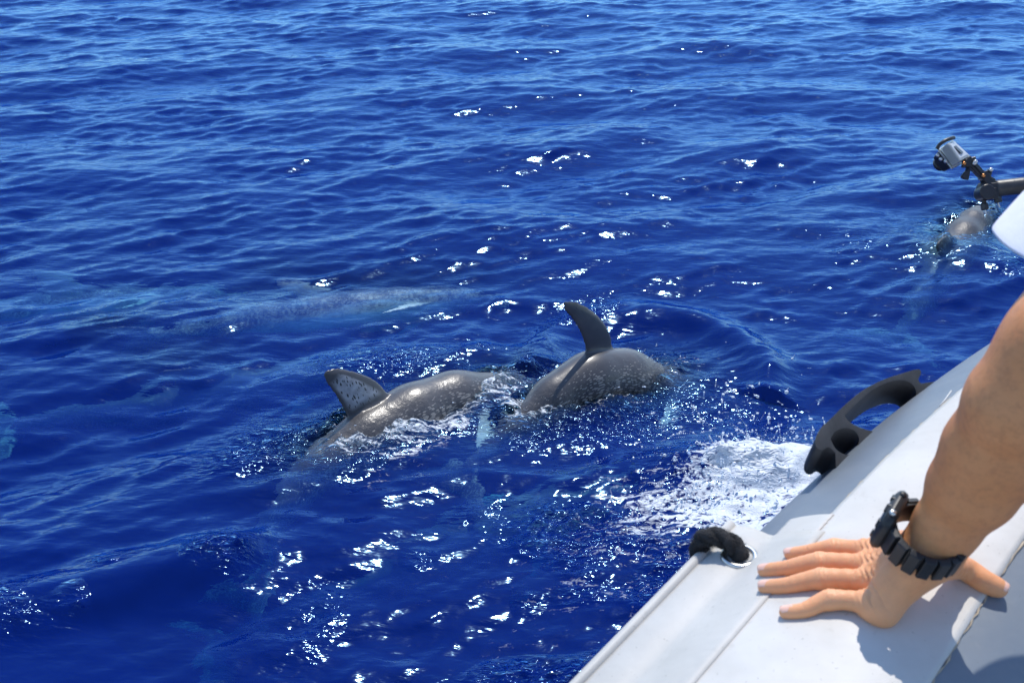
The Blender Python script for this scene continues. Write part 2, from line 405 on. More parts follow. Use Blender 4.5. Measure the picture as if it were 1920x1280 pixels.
def mat_sea():
    t = NT('sea_water')
    co = t.coord('Object')
    chop = t.n('ShaderNodeAttribute', attribute_name='chop').outputs['Fac']
    foam = t.n('ShaderNodeAttribute', attribute_name='foam').outputs['Fac']
    mp = t.n('ShaderNodeMapping'); mp.inputs['Scale'].default_value = (.55, 1.40, 1); mp.inputs['Rotation'].default_value = (0, 0, .25); t.l(co, mp.inputs[0])
    n1 = t.noise(26, 2.5, .5, mp.outputs[0], dist=.4); n2 = t.noise(62, 1, .5, mp.outputs[0], dist=.3)
    h = t.math('ADD', t.math('MULTIPLY', n1, t.math('ADD', t.math('MULTIPLY', chop, .8), .20)), t.math('MULTIPLY', n2, t.math('ADD', t.math('MULTIPLY', chop, .55), .03)))
    nn = t.bump(h, 1.0, .016)
    gl = t.n('ShaderNodeBsdfGlossy', i_Roughness=.10); gl.inputs['Color'].default_value = (.40, .70, 1.0, 1); t.l(nn, gl.inputs['Normal'])
    df = t.n('ShaderNodeBsdfDiffuse'); df.inputs['Color'].default_value = (.001, .024, .33, 1)
    tr = t.n('ShaderNodeBsdfRefraction', i_IOR=1.33, i_Roughness=0.0); tr.inputs['Color'].default_value = (.92, .97, 1, 1); t.l(nn, tr.inputs['Normal'])
    body = t.n('ShaderNodeMixShader'); t.l(t.math('MULTIPLY', t.n('ShaderNodeAttribute', attribute_name='column').outputs['Fac'], .36), body.inputs[0]); t.l(tr.outputs[0], body.inputs[1]); t.l(df.outputs[0], body.inputs[2])
    fr = t.n('ShaderNodeFresnel', i_IOR=1.38); t.l(nn, fr.inputs['Normal'])
    w = t.n('ShaderNodeMixShader'); t.l(fr.outputs[0], w.inputs[0]); t.l(body.outputs[0], w.inputs[1]); t.l(gl.outputs[0], w.inputs[2])
    f1 = t.noise(17, 8, .62, mp.outputs[0], dist=1.3); f2 = t.noise(150, 3, .6, co)
    wv = t.n('ShaderNodeTexNoise', i_Scale=9.0, i_Detail=3.0); t.l(co, wv.inputs['Vector'])
    ad = t.n('ShaderNodeMixRGB', blend_type='ADD'); ad.inputs[0].default_value = .22; t.l(mp.outputs[0], ad.inputs[1]); t.l(wv.outputs['Color'], ad.inputs[2])
    ve = t.n('ShaderNodeTexVoronoi', feature='DISTANCE_TO_EDGE', i_Scale=19.0); t.l(ad.outputs[0], ve.inputs['Vector'])
    v3 = t.n('ShaderNodeTexVoronoi', feature='DISTANCE_TO_EDGE', i_Scale=47.0); t.l(ad.outputs[0], v3.inputs['Vector'])
    lace = t.math('ADD', t.math('MULTIPLY', ve.outputs['Distance'], 1.5), t.math('MULTIPLY', v3.outputs['Distance'], .9))
    fm = t.math('SUBTRACT', t.math('ADD', t.math('MULTIPLY', foam, 1.15), t.math('MULTIPLY', t.math('SUBTRACT', f1, .5), 2.2)), t.math('ADD', lace, .33))
    fm = t.math('MULTIPLY', t.math('ADD', fm, t.math('MULTIPLY', t.math('SUBTRACT', f2, .5), .5)), 2.6, clamp=True)
    fm = t.math('MULTIPLY', fm, t.math('MULTIPLY', foam, 2.2, clamp=True))
    fb = t.n('ShaderNodeBsdfPrincipled', i_Roughness=.5); fb.inputs['Base Color'].default_value = (.72, .77, .82, 1)
    t.l(t.bump(f2, .35, .010, nn), fb.inputs['Normal'])
    fin = t.n('ShaderNodeMixShader'); t.l(t.math('MULTIPLY', fm, .9), fin.inputs[0]); t.l(w.outputs[0], fin.inputs[1]); t.l(fb.outputs[0], fin.inputs[2])
    back = t.n('ShaderNodeBsdfTransparent'); geo = t.n('ShaderNodeNewGeometry')     # seen from below the surface passes light straight through
    two = t.n('ShaderNodeMixShader'); t.l(geo.outputs['Backfacing'], two.inputs[0]); t.l(fin.outputs[0], two.inputs[1]); t.l(back.outputs[0], two.inputs[2])
    t.l(two.outputs[0], t.out.inputs[0])
    va = t.n('ShaderNodeVolumeAbsorption', i_Density=2.5); va.inputs['Color'].default_value = (.02, .64, .74, 1)
    t.l(va.outputs[0], t.out.inputs[1])
    return t.m
M_sea = mat_sea()
def build_sea():
    fine = np.radians(np.linspace(-30, 30, 860)); rest = np.radians(np.linspace(30, 330, 90))[1:-1]
    az = np.concatenate([fine, rest])
    rr = np.concatenate([[.02, .6, 1.1, 1.45], 1.7 * np.exp(np.linspace(0, math.log(16 / 1.7), 780)), 16 * np.exp(np.linspace(0, math.log(5000 / 16), 90))[1:]])
    A, Rr = np.meshgrid(az, rr); x = (Rr * np.sin(A)); y = (Rr * np.cos(A))
    X, Y, Z, ch, fo = sea_disp(x.ravel(), y.ravel(), Rr.ravel())
    n, m = len(rr), len(az)
    V = np.stack([X, Y, Z], 1)
    i = np.arange(n - 1)[:, None]; j = np.arange(m)[None, :]; j2 = (j + 1) % m
    Q = np.stack([i * m + j, (i + 1) * m + j, (i + 1) * m + j2, i * m + j2], -1).reshape(-1, 4)[:, ::-1]
    # close it: centre lid, side skirt and bottom so that the water is a body with depth
    b0 = len(V); V = np.concatenate([V, np.stack([x[-1], y[-1], np.full(m, -30.0)], 1), [[0, 0, -30.0]], [[0, 0, float(Z[:m].mean())]]])
    jj = np.arange(m); j2 = (jj + 1) % m
    sk = np.stack([(n - 1) * m + jj, (n - 1) * m + j2, b0 + j2, b0 + jj], 1)[:, ::-1]
    me = mesh_np('sea', V, np.concatenate([Q, sk]))
    bm = bmesh.new(); bm.from_mesh(me); bm.verts.ensure_lookup_table()
    for k in range(m):
        bm.faces.new((bm.verts[b0 + k], bm.verts[b0 + (k + 1) % m], bm.verts[b0 + m]))
        bm.faces.new((bm.verts[k], bm.verts[b0 + m + 1], bm.verts[(k + 1) % m]))
    bm.to_mesh(me); bm.free()
    pad = np.zeros(len(V) - len(ch), np.float32)
    for nm, a in (('chop', ch), ('foam', fo), ('column', np.ones_like(ch))):
        at = me.attributes.new(nm, 'FLOAT', 'POINT'); at.data.foreach_set('value', np.concatenate([a, pad]).astype(np.float32))
    o = link('water', me, M_sea)
    tag(o, 'deep blue open sea with small wind ripples and sun glints', None, None, 'structure')
    return o
sea = build_sea()
t = NT('deep_water'); t.bsdf((.001, .010, .075), 1.0, Specular_IOR_Level=0.0)
bm = bmesh.new(); bmesh.ops.create_circle(bm, cap_ends=True, segments=48, radius=5200)
depth_sheet = bm_obj('depth_sheet', bm, t.m, None, False); depth_sheet.location = (0, 0, -30.5)  # added dark sheet, stops the sky showing through the clear water
tag(depth_sheet, 'dark blue sheet added far below the surface to block the sky', None, None, 'structure')

# ------------------------------------------------------------------ the inflatable boat
AZ0, RISE, R_T = math.radians(39.45), math.radians(4.28), .26
def dir_at(s):
    az = AZ0 + max(0.0, s - .05) * TURN
    az = min(az, math.radians(95))
    return Vector((math.sin(az) * math.cos(RISE), math.cos(az) * math.cos(RISE), math.sin(RISE)))
TURN = .30
d0 = Vector((math.sin(AZ0) * math.cos(RISE), math.cos(AZ0) * math.cos(RISE), math.sin(RISE)))
def frames(d):
    out = Vector((-d.y, d.x, 0)).normalized(); up = d.cross(out) * -1
    up = out.cross(d) * -1 if up.z < 0 else up
    if up.z < 0: up = -up
    return out, up
o0, u0 = frames(d0)
P_HAND = U(1630, 1130, 1.09); TH0 = math.radians(4)
AX0 = P_HAND - R_T * (math.sin(TH0) * o0 + math.cos(TH0) * u0)
STEP = .02; axis_pts = {}
NF, NB = 170, 90
p = AX0.copy(); axis_pts[0] = p.copy()
for i in range(1, NF): p = p + dir_at((i - .5) * STEP) * STEP; axis_pts[i] = p.copy()
p = AX0.copy()
for i in range(1, NB): p = p - dir_at(-(i - .5) * STEP) * STEP; axis_pts[-i] = p.copy()
def tube_pt(s, th, rad=R_T):
    i = s / STEP; i = max(-NB + 1, min(NF - 2, i)); k = math.floor(i); f = i - k
    c = axis_pts[k].lerp(axis_pts[k + 1], f); o, u = frames(dir_at(s))
    n = o * math.sin(th) + u * math.cos(th)
    return c + n * rad, n
def tube_patch(s0, s1, th0, th1, rad, ns, nt, edge_noise=0.0, thick=.0012, closed=False, seed=1):
    bm = bmesh.new(); r = random.Random(seed)
    nz = [[r.uniform(-1, 1) for _ in range(ns + 1)] for _ in range(2)]
    for _ in range(1): nz = [[(a[max(i - 1, 0)] + a[i] + a[min(i + 1, ns)]) / 3 for i in range(ns + 1)] for a in nz]
    G = []
    for i in range(ns + 1):
        s = s0 + (s1 - s0) * i / ns; row = []
        for j in range(nt + 1 if not closed else nt):
            th = th0 + (th1 - th0) * j / nt
            if j == 0: th += edge_noise * nz[0][i] / R_T
            if j == nt: th += edge_noise * nz[1][i] / R_T
            row.append(bm.verts.new(tube_pt(s, th, rad)[0]))
        G.append(row)
    for i in range(ns):
        L = len(G[0])
        for j in range(L if closed else L - 1):
            bm.faces.new((G[i][j], G[i][(j + 1) % L], G[i + 1][(j + 1) % L], G[i + 1][j]))
    if closed: bm.faces.new(G[0]); bm.faces.new(G[-1][::-1])
    return bm
boat = empty('inflatable_boat', tube_pt(0, 0)[0] - Vector((0, 0, 1.1)))
tag(boat, 'grey and white inflatable boat with a fat side tube in the right corner', 'boat')
DG = math.radians
SE = 3.2
tube_o = bm_obj('side_tube', tube_patch(-1.6, SE, 0, 2 * math.pi, R_T, 150, 96, closed=True), M_grey, boat)
TBVH = BVHTree.FromPolygons([v.co.copy() for v in tube_o.data.vertices], [list(q.vertices) for q in tube_o.data.polygons])
def pix_s(px, py):
    P = TBVH.ray_cast(CAM, ray(px, py).normalized())[0]
    i = min(axis_pts, key=lambda k: (axis_pts[k] - P).length); s_ = i * STEP; o_, u_ = frames(dir_at(s_)); v = P - axis_pts[i]
    return s_ + v.dot(dir_at(s_)), math.atan2(v.dot(o_), v.dot(u_))
TH1, TH2, TH3 = pix_s(1360, 1195)[1], pix_s(1840, 1130)[1], pix_s(1225, 1262)[1]
print('TH', [math.degrees(v) for v in (TH1, TH2, TH3)])
def solid(o, th, off=1.0):
    m = o.modifiers.new('solid', 'SOLIDIFY'); m.thickness = th; m.offset = off; return o
top = bm_obj('top_panel', tube_patch(-1.6, SE, TH2, TH1, R_T + .0005, 420, 30, .0011), M_white, boat); solid(top, .0018)
# dried glue lines along both edges of the top panel
def glue(th, seed, s0=-1.6, s1=SE, parts=1):
    bm = bmesh.new(); r = random.Random(seed); pts = []
    n = 520
    for i in range(n): 
        s = s0 + (s1 - s0) * i / (n - 1)
        pts.append(tube_pt(s, th + r.uniform(-.0011, .0011) / R_T, R_T + .0009)[0])
    add_tube(bm, pts, [max(.0003, .0009 + r.uniform(-.0007, .0009)) for _ in pts], 6)
    return bm_obj('glue_line', bm, M_glue, boat)
glue(TH1 + .0035, 3); glue(TH2 - .004, 4)
# the flap with its beaded edge, on the near part of the tube
S_FL = pix_s(1460, 1008)[0]
def flap_prof(s, slack=0.0):
    """cross-section from the tube top panel edge outwards: on the tube, a step, then the free flap"""
    pts = []
    o, u = frames(dir_at(s))
    for k in range(7):
        th = TH1 - .05 + (TH3 - TH1 + .05) * k / 6; pts.append(tube_pt(s, th, R_T + .003)[0])
    base, nb = tube_pt(s, TH3, R_T + .003)
    w = Vector((o.x, o.y, o.z)) * math.cos(DG(-9)) + u * math.sin(DG(-9))
    for k in range(1, 9):
        q = k / 8
        pts.append(base + w * (.051 * q) + u * (.0035 * math.sin(q * 3.1) - .002))
    return pts, w, u
bm = bmesh.new(); G = []; beads = []
ns = 90
for i in range(ns + 1):
    s = -1.6 + (S_FL + 1.6) * i / ns
    pr, w, u = flap_prof(s); G.append([bm.verts.new(q) for q in pr]); beads.append(pr[-1] + w * .004 + u * .001)
for i in range(ns):
    for j in range(len(G[0]) - 1): bm.faces.new((G[i][j], G[i][j + 1], G[i + 1][j + 1], G[i + 1][j]))
flap = bm_obj('spray_flap', bm, M_flap, boat); solid(flap, .003, 0)
bm = bmesh.new(); add_tube(bm, beads, .0062, 12); bm_obj('flap_bead', bm, M_flap, boat)
# short overlap strip closing the flap's end over the tube
ov = bm_obj('patch_strip', tube_patch(S_FL - .004, S_FL + .035, TH1 - .02, TH3, R_T + .0024, 30, 12, .0012, seed=9), M_white, boat); solid(ov, .0012)
# scratches and a chalk mark on the grey panel
def scrawl(pp, w, mat, name='scratch'):
    bm = bmesh.new(); pts = []
    bv = TBVH
    for q in pp:
        h = bv.ray_cast(CAM, ray(*q).normalized())
        if h[0] is not None: pts.append(h[0] + h[1] * .0006)
    if len(pts) > 1: add_tube(bm, pts, w, 5); bm_obj(name, bm, mat, boat)
def hit(px, py):
    h = TBVH.ray_cast(CAM, ray(px, py).normalized()); n = h[1]
    if n.dot(ray(px, py)) > 0: n = -n
    return h[0], n
M_chalk = mat_simple('chalk', (.62, .63, .62), .8)
scrawl([(1784, 733), (1772, 750), (1762, 762)], .0009, M_chalk); scrawl([(1800, 755), (1785, 759), (1768, 763), (1762, 765), (1772, 770), (1785, 770)], .0009, M_chalk)
scrawl([(1524, 992), (1518, 1000), (1508, 1006), (1498, 1014)], .0007, M_glue); scrawl([(1540, 965), (1528, 980), (1519, 996)], .0004, M_chalk)
scrawl([(1668, 862), (1655, 868), (1640, 880)], .0004, M_chalk)

# hull under the tube and the deck inside
bm = bmesh.new(); rings = []
for i in range(31):
    s = -1.6 + (3.0 + 1.6) * i / 30
    c, n = tube_pt(s, 0, 0.0); o, u = frames(dir_at(s)); q = max(0, (s - 1.0) / 2.0)
    ins = Vector((-o.x, -o.y, 0)).normalized()
    rings.append([c + ins * .02 - Vector((0, 0, .245)), c + ins * (.10) - Vector((0, 0, .45)), c + ins * (.30 + .1 * (1 - q)) + Vector((0, 0, -.95 + .25 * q)) - Vector((0, 0, .0)), c + ins * .9 + Vector((0, 0, -1.3 + .3 * q)), c + ins * .95 + Vector((0, 0, -.5)), c + ins * .2 - Vector((0, 0, .2))])
add_loft(bm, rings); bm_obj('hull', bm, M_hull, boat, False)
bm = bmesh.new(); rings = []
for i in range(24):
    s = -1.6 + (2.6 + 1.6) * i / 23
    c, n = tube_pt(s, 0, 0.0); o, u = frames(dir_at(s)); ins = Vector((-o.x, -o.y, 0)).normalized()
    rings.append([c + ins * .1 + Vector((0, 0, -.30)), c + ins * 1.6 + Vector((0, 0, -.30)), c + ins * 1.6 + Vector((0, 0, -.34)), c + ins * .1 + Vector((0, 0, -.34))])
add_loft(bm, rings); bm_obj('deck', bm, M_deck, boat, False)

# grommet and rope
def flap_hit(px, py):
    bmv = flap.data; B = BVHTree.FromPolygons([v.co for v in bmv.vertices], [list(q.vertices) for q in bmv.polygons])
    h = B.ray_cast(CAM, ray(px, py).normalized()); n = h[1]
    if n.dot(ray(px, py)) > 0: n = -n
    return h[0], n
gh, gn = flap_hit(1386, 1044)
def local_frame(n, fwd):
    x = (fwd - n * fwd.dot(n)).normalized(); return x, n.cross(x).normalized()
gx, gy = local_frame(gn, d0)
bm = bmesh.new(); pts = [gh + gn * .0035 + gx * (.0165 * math.cos(a)) + gy * (.0145 * math.sin(a)) for a in np.linspace(0, 2 * math.pi, 33)[:-1]]
rings = []
for a in np.linspace(0, 2 * math.pi, 33)[:-1]:
    c = gx * math.cos(a) + gy * math.sin(a)
    rings.append([gh + c * (.0140 + rr) + gn * zz for rr, zz in ((0, .0005), (.0012, .0038), (.0035, .0044), (.0062, .0036), (.007, .0006), (.0035, -.002))])
rings.append(rings[0]); 
add_loft(bm, rings, True, False); bmesh.ops.remove_doubles(bm, verts=bm.verts, dist=1e-6)
bm_obj('grommet', bm, M_steel, boat)
o, u = frames(d0)
edge_mid = U(1342, 1000, (gh - CAM).dot(ray(1342, 1000)) / ray(1342, 1000).length_squared)
rp = [gh - gn * .03 - o * .006, gh - gn * .01, gh + gn * .006 + o * .001, gh + gn * .014 + o * .009, gh + gn * .017 + o * .024 - d0 * .002, gh + gn * .012 + o * .039 - d0 * .005, gh - gn * .002 + o * .046 - d0 * .008, gh - gn * .022 + o * .042 - d0 * .012, gh - gn * .05 + o * .030 - d0 * .02, gh - gn * .09 + o * .015 - d0 * .03]
sp = spline(rp, 10)
rope_root = empty('rope', gh); tag(rope_root, 'short black fuzzy rope threaded through the steel grommet of the white flap', 'rope')
for ph in range(3):
    bm = bmesh.new(); fr = frame_along(sp); q = []
    for i, (pt, tt, xx, yy) in enumerate(fr):
        a = i * .16 + ph * 2.094; q.append(pt + xx * (.0044 * math.cos(a)) + yy * (.0044 * math.sin(a)))
    rr_ = random.Random(ph); add_tube(bm, q, [.0070 + rr_.uniform(-.0006, .0006) for _ in q], 10); bm_obj('rope_strand', bm, M_rope, rope_root)
# fuzz
bm = bmesh.new(); rr_ = random.Random(7)
fr = frame_along(sp)
for _ in range(3500):
    pt, tt, xx, yy = rr_.choice(fr[8:70]); a = rr_.uniform(0, 6.283); n = xx * math.cos(a) + yy * math.sin(a)
    b = pt + n * .0098 + tt * rr_.uniform(-.003, .003); e = b + n * rr_.uniform(.001, .004) + tt * rr_.uniform(-.003, .003) + Vector((rr_.uniform(-.002, .002), rr_.uniform(-.002, .002), 0))
    w = tt.cross(n) * .00035
    bm.faces.new([bm.verts.new(b + w), bm.verts.new(b - w), bm.verts.new(e)])
f = bm_obj('rope_fuzz', bm, M_rope, rope_root); f['kind'] = 'stuff'

# the moulded black carry handle on the outside of the tube
def handle():
    root = empty('carry_handle', (0, 0, 0))
    D = 1.50
    outer = [(1566, 848), (1553, 838), (1541, 843), (1531, 838), (1529, 824), (1538, 803), (1556, 786), (1586, 757), (1620, 730), (1660, 710), (1700, 697), (1722, 692), (1727, 699), (1722, 711), (1728, 718), (1745, 716), (1775, 716), (1790, 760), (1740, 815), (1680, 870), (1620, 912), (1575, 905)]
    h1 = [(1583, 779), (1610, 752), (1645, 725), (1680, 713), (1704, 716), (1717, 731), (1714, 752), (1690, 790), (1665, 810), (1628, 806), (1598, 794)]
    h2 = [(1557, 822), (1567, 808), (1585, 802), (1603, 808), (1611, 824), (1604, 842), (1588, 852), (1568, 842)]
    def lift(pp): return spline([U(x, y, D - (x - 1640) * -.0011 + (y - 780) * -.0002) for x, y in pp + [pp[0]]], 5)[:-1]
    O, H1, H2 = lift(outer), lift(h1), lift(h2)
    _, nn = tube_pt(.35, DG(50)); w = Vector((-.12, .30, -1)).normalized() * .048; b = .0035
    cen = sum(O, Vector()) / len(O)
    curves = [O, H1, H2]
    bm = bmesh.new(); edges = []
    for cv in curves:
        vs = [bm.verts.new(q) for q in cv]
        for i in range(len(vs)): edges.append(bm.edges.new((vs[i], vs[(i + 1) % len(vs)])))
    bmesh.ops.triangle_fill(bm, edges=edges, use_beauty=True)
    r = bmesh.ops.extrude_face_region(bm, geom=list(bm.faces))
    mv = [v for v in r['geom'] if isinstance(v, bmesh.types.BMVert)]
    for v in mv: v.co += w
    o = bm_obj('grip', bm, M_rubber, boat)
    autosmooth(o, .0045, 4)
    COL.objects.unlink(root); bpy.data.objects.remove(root)
    o.name = 'carry_handle'; o['label'] = 'black moulded rubber carry handle with open grip slot'
    return o
handle()

# ------------------------------------------------------------------ the person: arm braced on the tube
def surf(px, py, lift):
    h, n = hit(px, py); return h + n * lift
prims = []
def chain(pts, rad, k=.006, flat=None):
    for i in range(len(pts) - 1): prims.append((tuple(pts[i]), tuple(pts[i + 1]), rad[i], rad[i + 1], k, flat))
fingers = {   # tip, dip, pip, near knuckle  (pixel, lift above the tube), radii
    'index': ([(1485, 1049, .0072), (1517, 1047, .0080), (1568, 1043, .0105), (1625, 1054, .014)], [.0062, .0070, .0090, .0096]),
    'middle': ([(1438, 1081, .0076), (1480, 1078, .0085), (1541, 1071, .0110), (1628, 1080, .014)], [.0068, .0079, .0099, .0102]),
    'ring': ([(1438, 1112, .0074), (1480, 1110, .0083), (1543, 1102, .0112), (1627, 1109, .014)], [.0068, .0079, .0100, .0102]),
    'pinky': ([(1475, 1158, .0066), (1511, 1155, .0074), (1557, 1142, .0115), (1628, 1148, .013)], [.0062, .0071, .0092, .0096]),
}
FJ = {}
for nm, (pp, rd) in fingers.items():
    J = [surf(x, y, l) for x, y, l in pp]; FJ[nm] = (J, rd)
    q = spline(J, 4); r = []
    for i in range(len(q)):
        f = i / 4; a = min(int(f), 2); r.append(rd[a] + (rd[a + 1] - rd[a]) * (f - a))
    chain(q, r, .0025)
    # joint pads
    prims.append((tuple(J[2]), tuple(J[2]), rd[2] * 1.06, rd[2] * 1.06, .004))
hd = (hit(1630, 1110)[0] - CAM).length / ray(1630, 1110).length
wrist = U(1736, 1040, hd - .050)
def WR(px, py, dd=0.0): return U(px, py, hd - .050 + dd)
wr_n, wr_f = WR(1722, 1062, -.004), WR(1752, 1018, .014)      # ulnar and radial side of the wrist
# palm: metacarpals fanned from the knuckles to the wrist, palm side thickened
mc = {'index': wr_f, 'middle': wr_f.lerp(wr_n, .3), 'ring': wr_f.lerp(wr_n, .65), 'pinky': wr_n}
for nm, w in mc.items():
    k = FJ[nm][0][3]; rk = FJ[nm][1][3]
    mid = k.lerp(w, .5) + (k - w).cross(Vector((0, 0, 1))).normalized() * 0
    prims.append((tuple(k + Vector((.006, 0, .001))), tuple(mid), rk + .0016, .0135, .012)); prims.append((tuple(mid), tuple(w), .0135, .0185, .012))
# hypothenar pad pressed on the tube
hp = surf(1652, 1162, .0135); prims.append((tuple(surf(1634, 1156, .0125)), tuple(hp), .0125, .0138, .010)); prims.append((tuple(hp), tuple(wr_n), .0140, .0175, .012))
prims.append((tuple(surf(1668, 1135, .022)), tuple(wr_n), .0145, .017, .012))
prims.append((tuple(surf(1655, 1100, .017)), tuple(wrist), .0145, .018, .012))
for nm in ('index', 'middle', 'ring', 'pinky'):
    k = FJ[nm][0][3] + Vector((.012, 0, FJ[nm][1][3] + .0035)); w = mc[nm].lerp(wrist, .5) + Vector((-.012, 0, .004)); prims.append((tuple(k), tuple(k.lerp(w, .75)), .0030, .0022, .006))
# thumb
tj = [surf(1866, 1112, .0085), surf(1836, 1101, .0105), surf(1797, 1083, .015), WR(1762, 1058, .012), wr_f + Vector((.0, .004, -.01))]
q = spline(tj, 5); rd = [.0084, .0098, .0105, .0135, .016]; r = []
for i in range(len(q)):
    f = i / 5; a = min(int(f), 3); r.append(rd[a] + (rd[a + 1] - rd[a]) * (f - a))
chain(q, r, .004)
# forearm
def FA(px, py, d): return U(px, py, d)
dw = hd - .050
cen = [(1744, 1034, dw, .0235), (1774, 988, dw - .013, .0268), (1823, 916, dw - .04, .0360), (1866, 850, dw - .065, .0420), (1924, 758, dw - .10, .0455), (1980, 684, dw - .12, .0430), (2018, 640, dw - .12, .0450)]
cp = [U(x, y, d) for x, y, d, r in cen]
lat = (U(100, 45, 1) - U(0, 0, 1)).normalized()
for (a, b, ra, rb) in zip(cp, cp[1:], [c[3] for c in cen], [c[3] for c in cen][1:]):
    s0, s1 = (.25, .25)
    for sg in (-1, 1):
        prims.append((tuple(a + lat * sg * ra * s0), tuple(b + lat * sg * rb * s1), ra * .80, rb * .80, .016))
prims.append((tuple(cp[0] + lat * .012 ), tuple(wr_f), .017, .016, .012)); prims.append((tuple(cp[0] - lat * .010), tuple(wr_n), .016, .015, .012))
# ulna bump, brachioradialis
prims.append((tuple(U(1889, 772, dw - .11)), tuple(U(1976, 640, dw - .13)), .028, .032, .02))
# upper arm
SH_L = U(2140, 300, dw - .04)
prims.append((tuple(cp[-1]), tuple(cp[-1].lerp(SH_L, .55)), .048, .050, .03)); prims.append((tuple(cp[-1].lerp(SH_L, .55)), tuple(SH_L), .050, .062, .03))
arm_me = sdf_mesh('arm', prims, .00165)
# the rest of the body, coarser, hidden to the right of the frame
FWD = Vector((-.30, .95, 0)).normalized(); RGT = Vector((FWD.y, -FWD.x, 0))
SH_R = SH_L + RGT * .36 + FWD * .03
mid_sh = (SH_L + SH_R) / 2; pelvis = mid_sh - Vector((0, 0, .47)) - FWD * .10 + RGT * .03
neck = mid_sh + Vector((0, 0, .10)) + FWD * .02; headc = neck + Vector((0, 0, .13)) + FWD * .03
hand_r = U(2190, 318, 1.93); el_r = (SH_R + hand_r) / 2 + Vector((.05, -.02, -.11))
B = []
B += [(tuple(pelvis - RGT * .07), tuple(pelvis + RGT * .07), .11, .11, .08), (tuple(pelvis), tuple(mid_sh - Vector((0, 0, .14))), .115, .125, .1)]
B += [(tuple(SH_L + RGT * .03), tuple(SH_R - RGT * .03), .058, .058, .08), (tuple(mid_sh - Vector((0, 0, .14)) - RGT * .06), tuple(mid_sh - Vector((0, 0, .14)) + RGT * .06), .11, .11, .09)]
B += [(tuple(mid_sh), tuple(neck), .06, .052, .05), (tuple(headc), tuple(headc + Vector((0, 0, .05)) - FWD * .02), .078, .088, .03), (tuple(headc - Vector((0, 0, .045)) + FWD * .045), tuple(headc - Vector((0, 0, .02)) + FWD * .04), .045, .055, .03)]
B += [(tuple(headc + FWD * .088 - Vector((0, 0, .012))), tuple(headc + FWD * .088 + Vector((0, 0, .018))), .014, .008, .012)]
for sg in (-1, 1): B += [(tuple(headc + RGT * sg * .082 - Vector((0, 0, .02))), tuple(headc + RGT * sg * .084 + Vector((0, 0, .018))), .012, .016, .008, (tuple(RGT), 2.0))]
B += [(tuple(SH_R), tuple(el_r), .058, .045, .03), (tuple(el_r), tuple(hand_r - Vector((.02, .03, .02))), .043, .027, .03), (tuple(hand_r - Vector((.02, .03, .02))), tuple(hand_r + Vector((-.0, .0, -.012))), .026, .03, .02)]
for i in range(4):   # right hand closed round the pole
    c = hand_r + Vector((-.032 + i * .021, 0, 0)); B += [(tuple(c + Vector((0, .028, .0))), tuple(c + Vector((0, .02, -.024))), .009, .009, .006), (tuple(c + Vector((0, -.01, .026))), tuple(c + Vector((0, .028, .0))), .0095, .009, .006)]
hip_l, hip_r = pelvis - RGT * .09, pelvis + RGT * .09
seat_z = pelvis.z - .11
deck_z = axis_pts[0].z - .28
kn_l = hip_l + FWD * .05; kn_r = hip_r + FWD * .05 + RGT * .06; kn_l.z = kn_r.z = deck_z + .062
for hp_, kn_, sd_ in ((hip_l, kn_l, -1), (hip_r, kn_r, 1)):
    ft = kn_ - FWD * .40; ft.z = deck_z + .045
    B += [(tuple(hp_), tuple(kn_), .09, .060, .04), (tuple(kn_), tuple(ft), .056, .036, .03), (tuple(ft), tuple(ft - FWD * .13 - Vector((0, 0, .012))), .034, .026, .03)]
body_me = sdf_mesh('torso', B, .009)
def merge_meshes(name, mes):
    bm = bmesh.new()
    for m in mes: bm.from_mesh(m)
    me = bpy.data.meshes.new(name); bm.to_mesh(me); bm.free(); return me
person = empty('person', Vector((pelvis.x, pelvis.y, deck_z)))
tag(person, 'person in a white shirt leaning with bare tanned arm and spread hand on the tube', 'person')
pm = merge_meshes('person_body', [body_me, arm_me])
body = link('body', pm, M_skin, person)
m = body.modifiers.new('smooth', 'SMOOTH'); m.factor = .5; m.iterations = 1
# creases of the bent-back knuckles and finger joints, cut into the surface
def crease(pts_, direction, up_, lam, amp, ext, width):
    """waves across `direction`, following the polyline pts_ (the line of the fold), fading with distance `ext`"""
    global co
    q = np.array([tuple(v) for v in spline(pts_, 8)], np.float32)
    lo_, hi_ = q.min(0) - .04, q.max(0) + .04
    ids = np.where(np.all((co > lo_) & (co < hi_), axis=1))[0]
    if not len(ids): return
    P_ = co[ids]; N_ = no[ids]; best = np.full(len(ids), 9., np.float32); along = np.zeros(len(ids), np.float32)
    d_ = np.array(tuple(direction), np.float32); up__ = np.array(tuple(up_), np.float32)
    D2 = ((P_[:, None, :] - q[None]) ** 2).sum(2); k = D2.argmin(1); off = P_ - q[k]; u = off @ d_; lat_ = np.sqrt(np.maximum(D2[np.arange(len(ids)), k] - u * u, 0))
    w = np.exp(-(u / ext) ** 2) * np.exp(-np.maximum(lat_ - .004, 0) ** 2 / (2 * width ** 2)) * np.clip(N_ @ up__ * 1.6 - .1, 0, 1)
    ph = u / lam * 6.2832
    wob = np.sin(P_ @ np.array([311., 205., 97.], np.float32)) * .9
    f = -np.abs(np.cos(ph * .5 + wob)) ** 6
    co[ids] += N_ * (amp * w * (f + .25))[:, None]
co = np.empty(len(pm.vertices) * 3, np.float32); pm.vertices.foreach_get('co', co); co = co.reshape(-1, 3)
no = np.empty(len(pm.vertices) * 3, np.float32); pm.vertex_normals.foreach_get('vector', no); no = no.reshape(-1, 3)
K_ = [FJ[nm][0][3] + Vector((0, 0, .008)) for nm in ('index', 'middle', 'ring', 'pinky')]
hd_ = Vector((1, -.05, .35)).normalized(); hu_ = Vector((-.35, -.1, 1)).normalized()
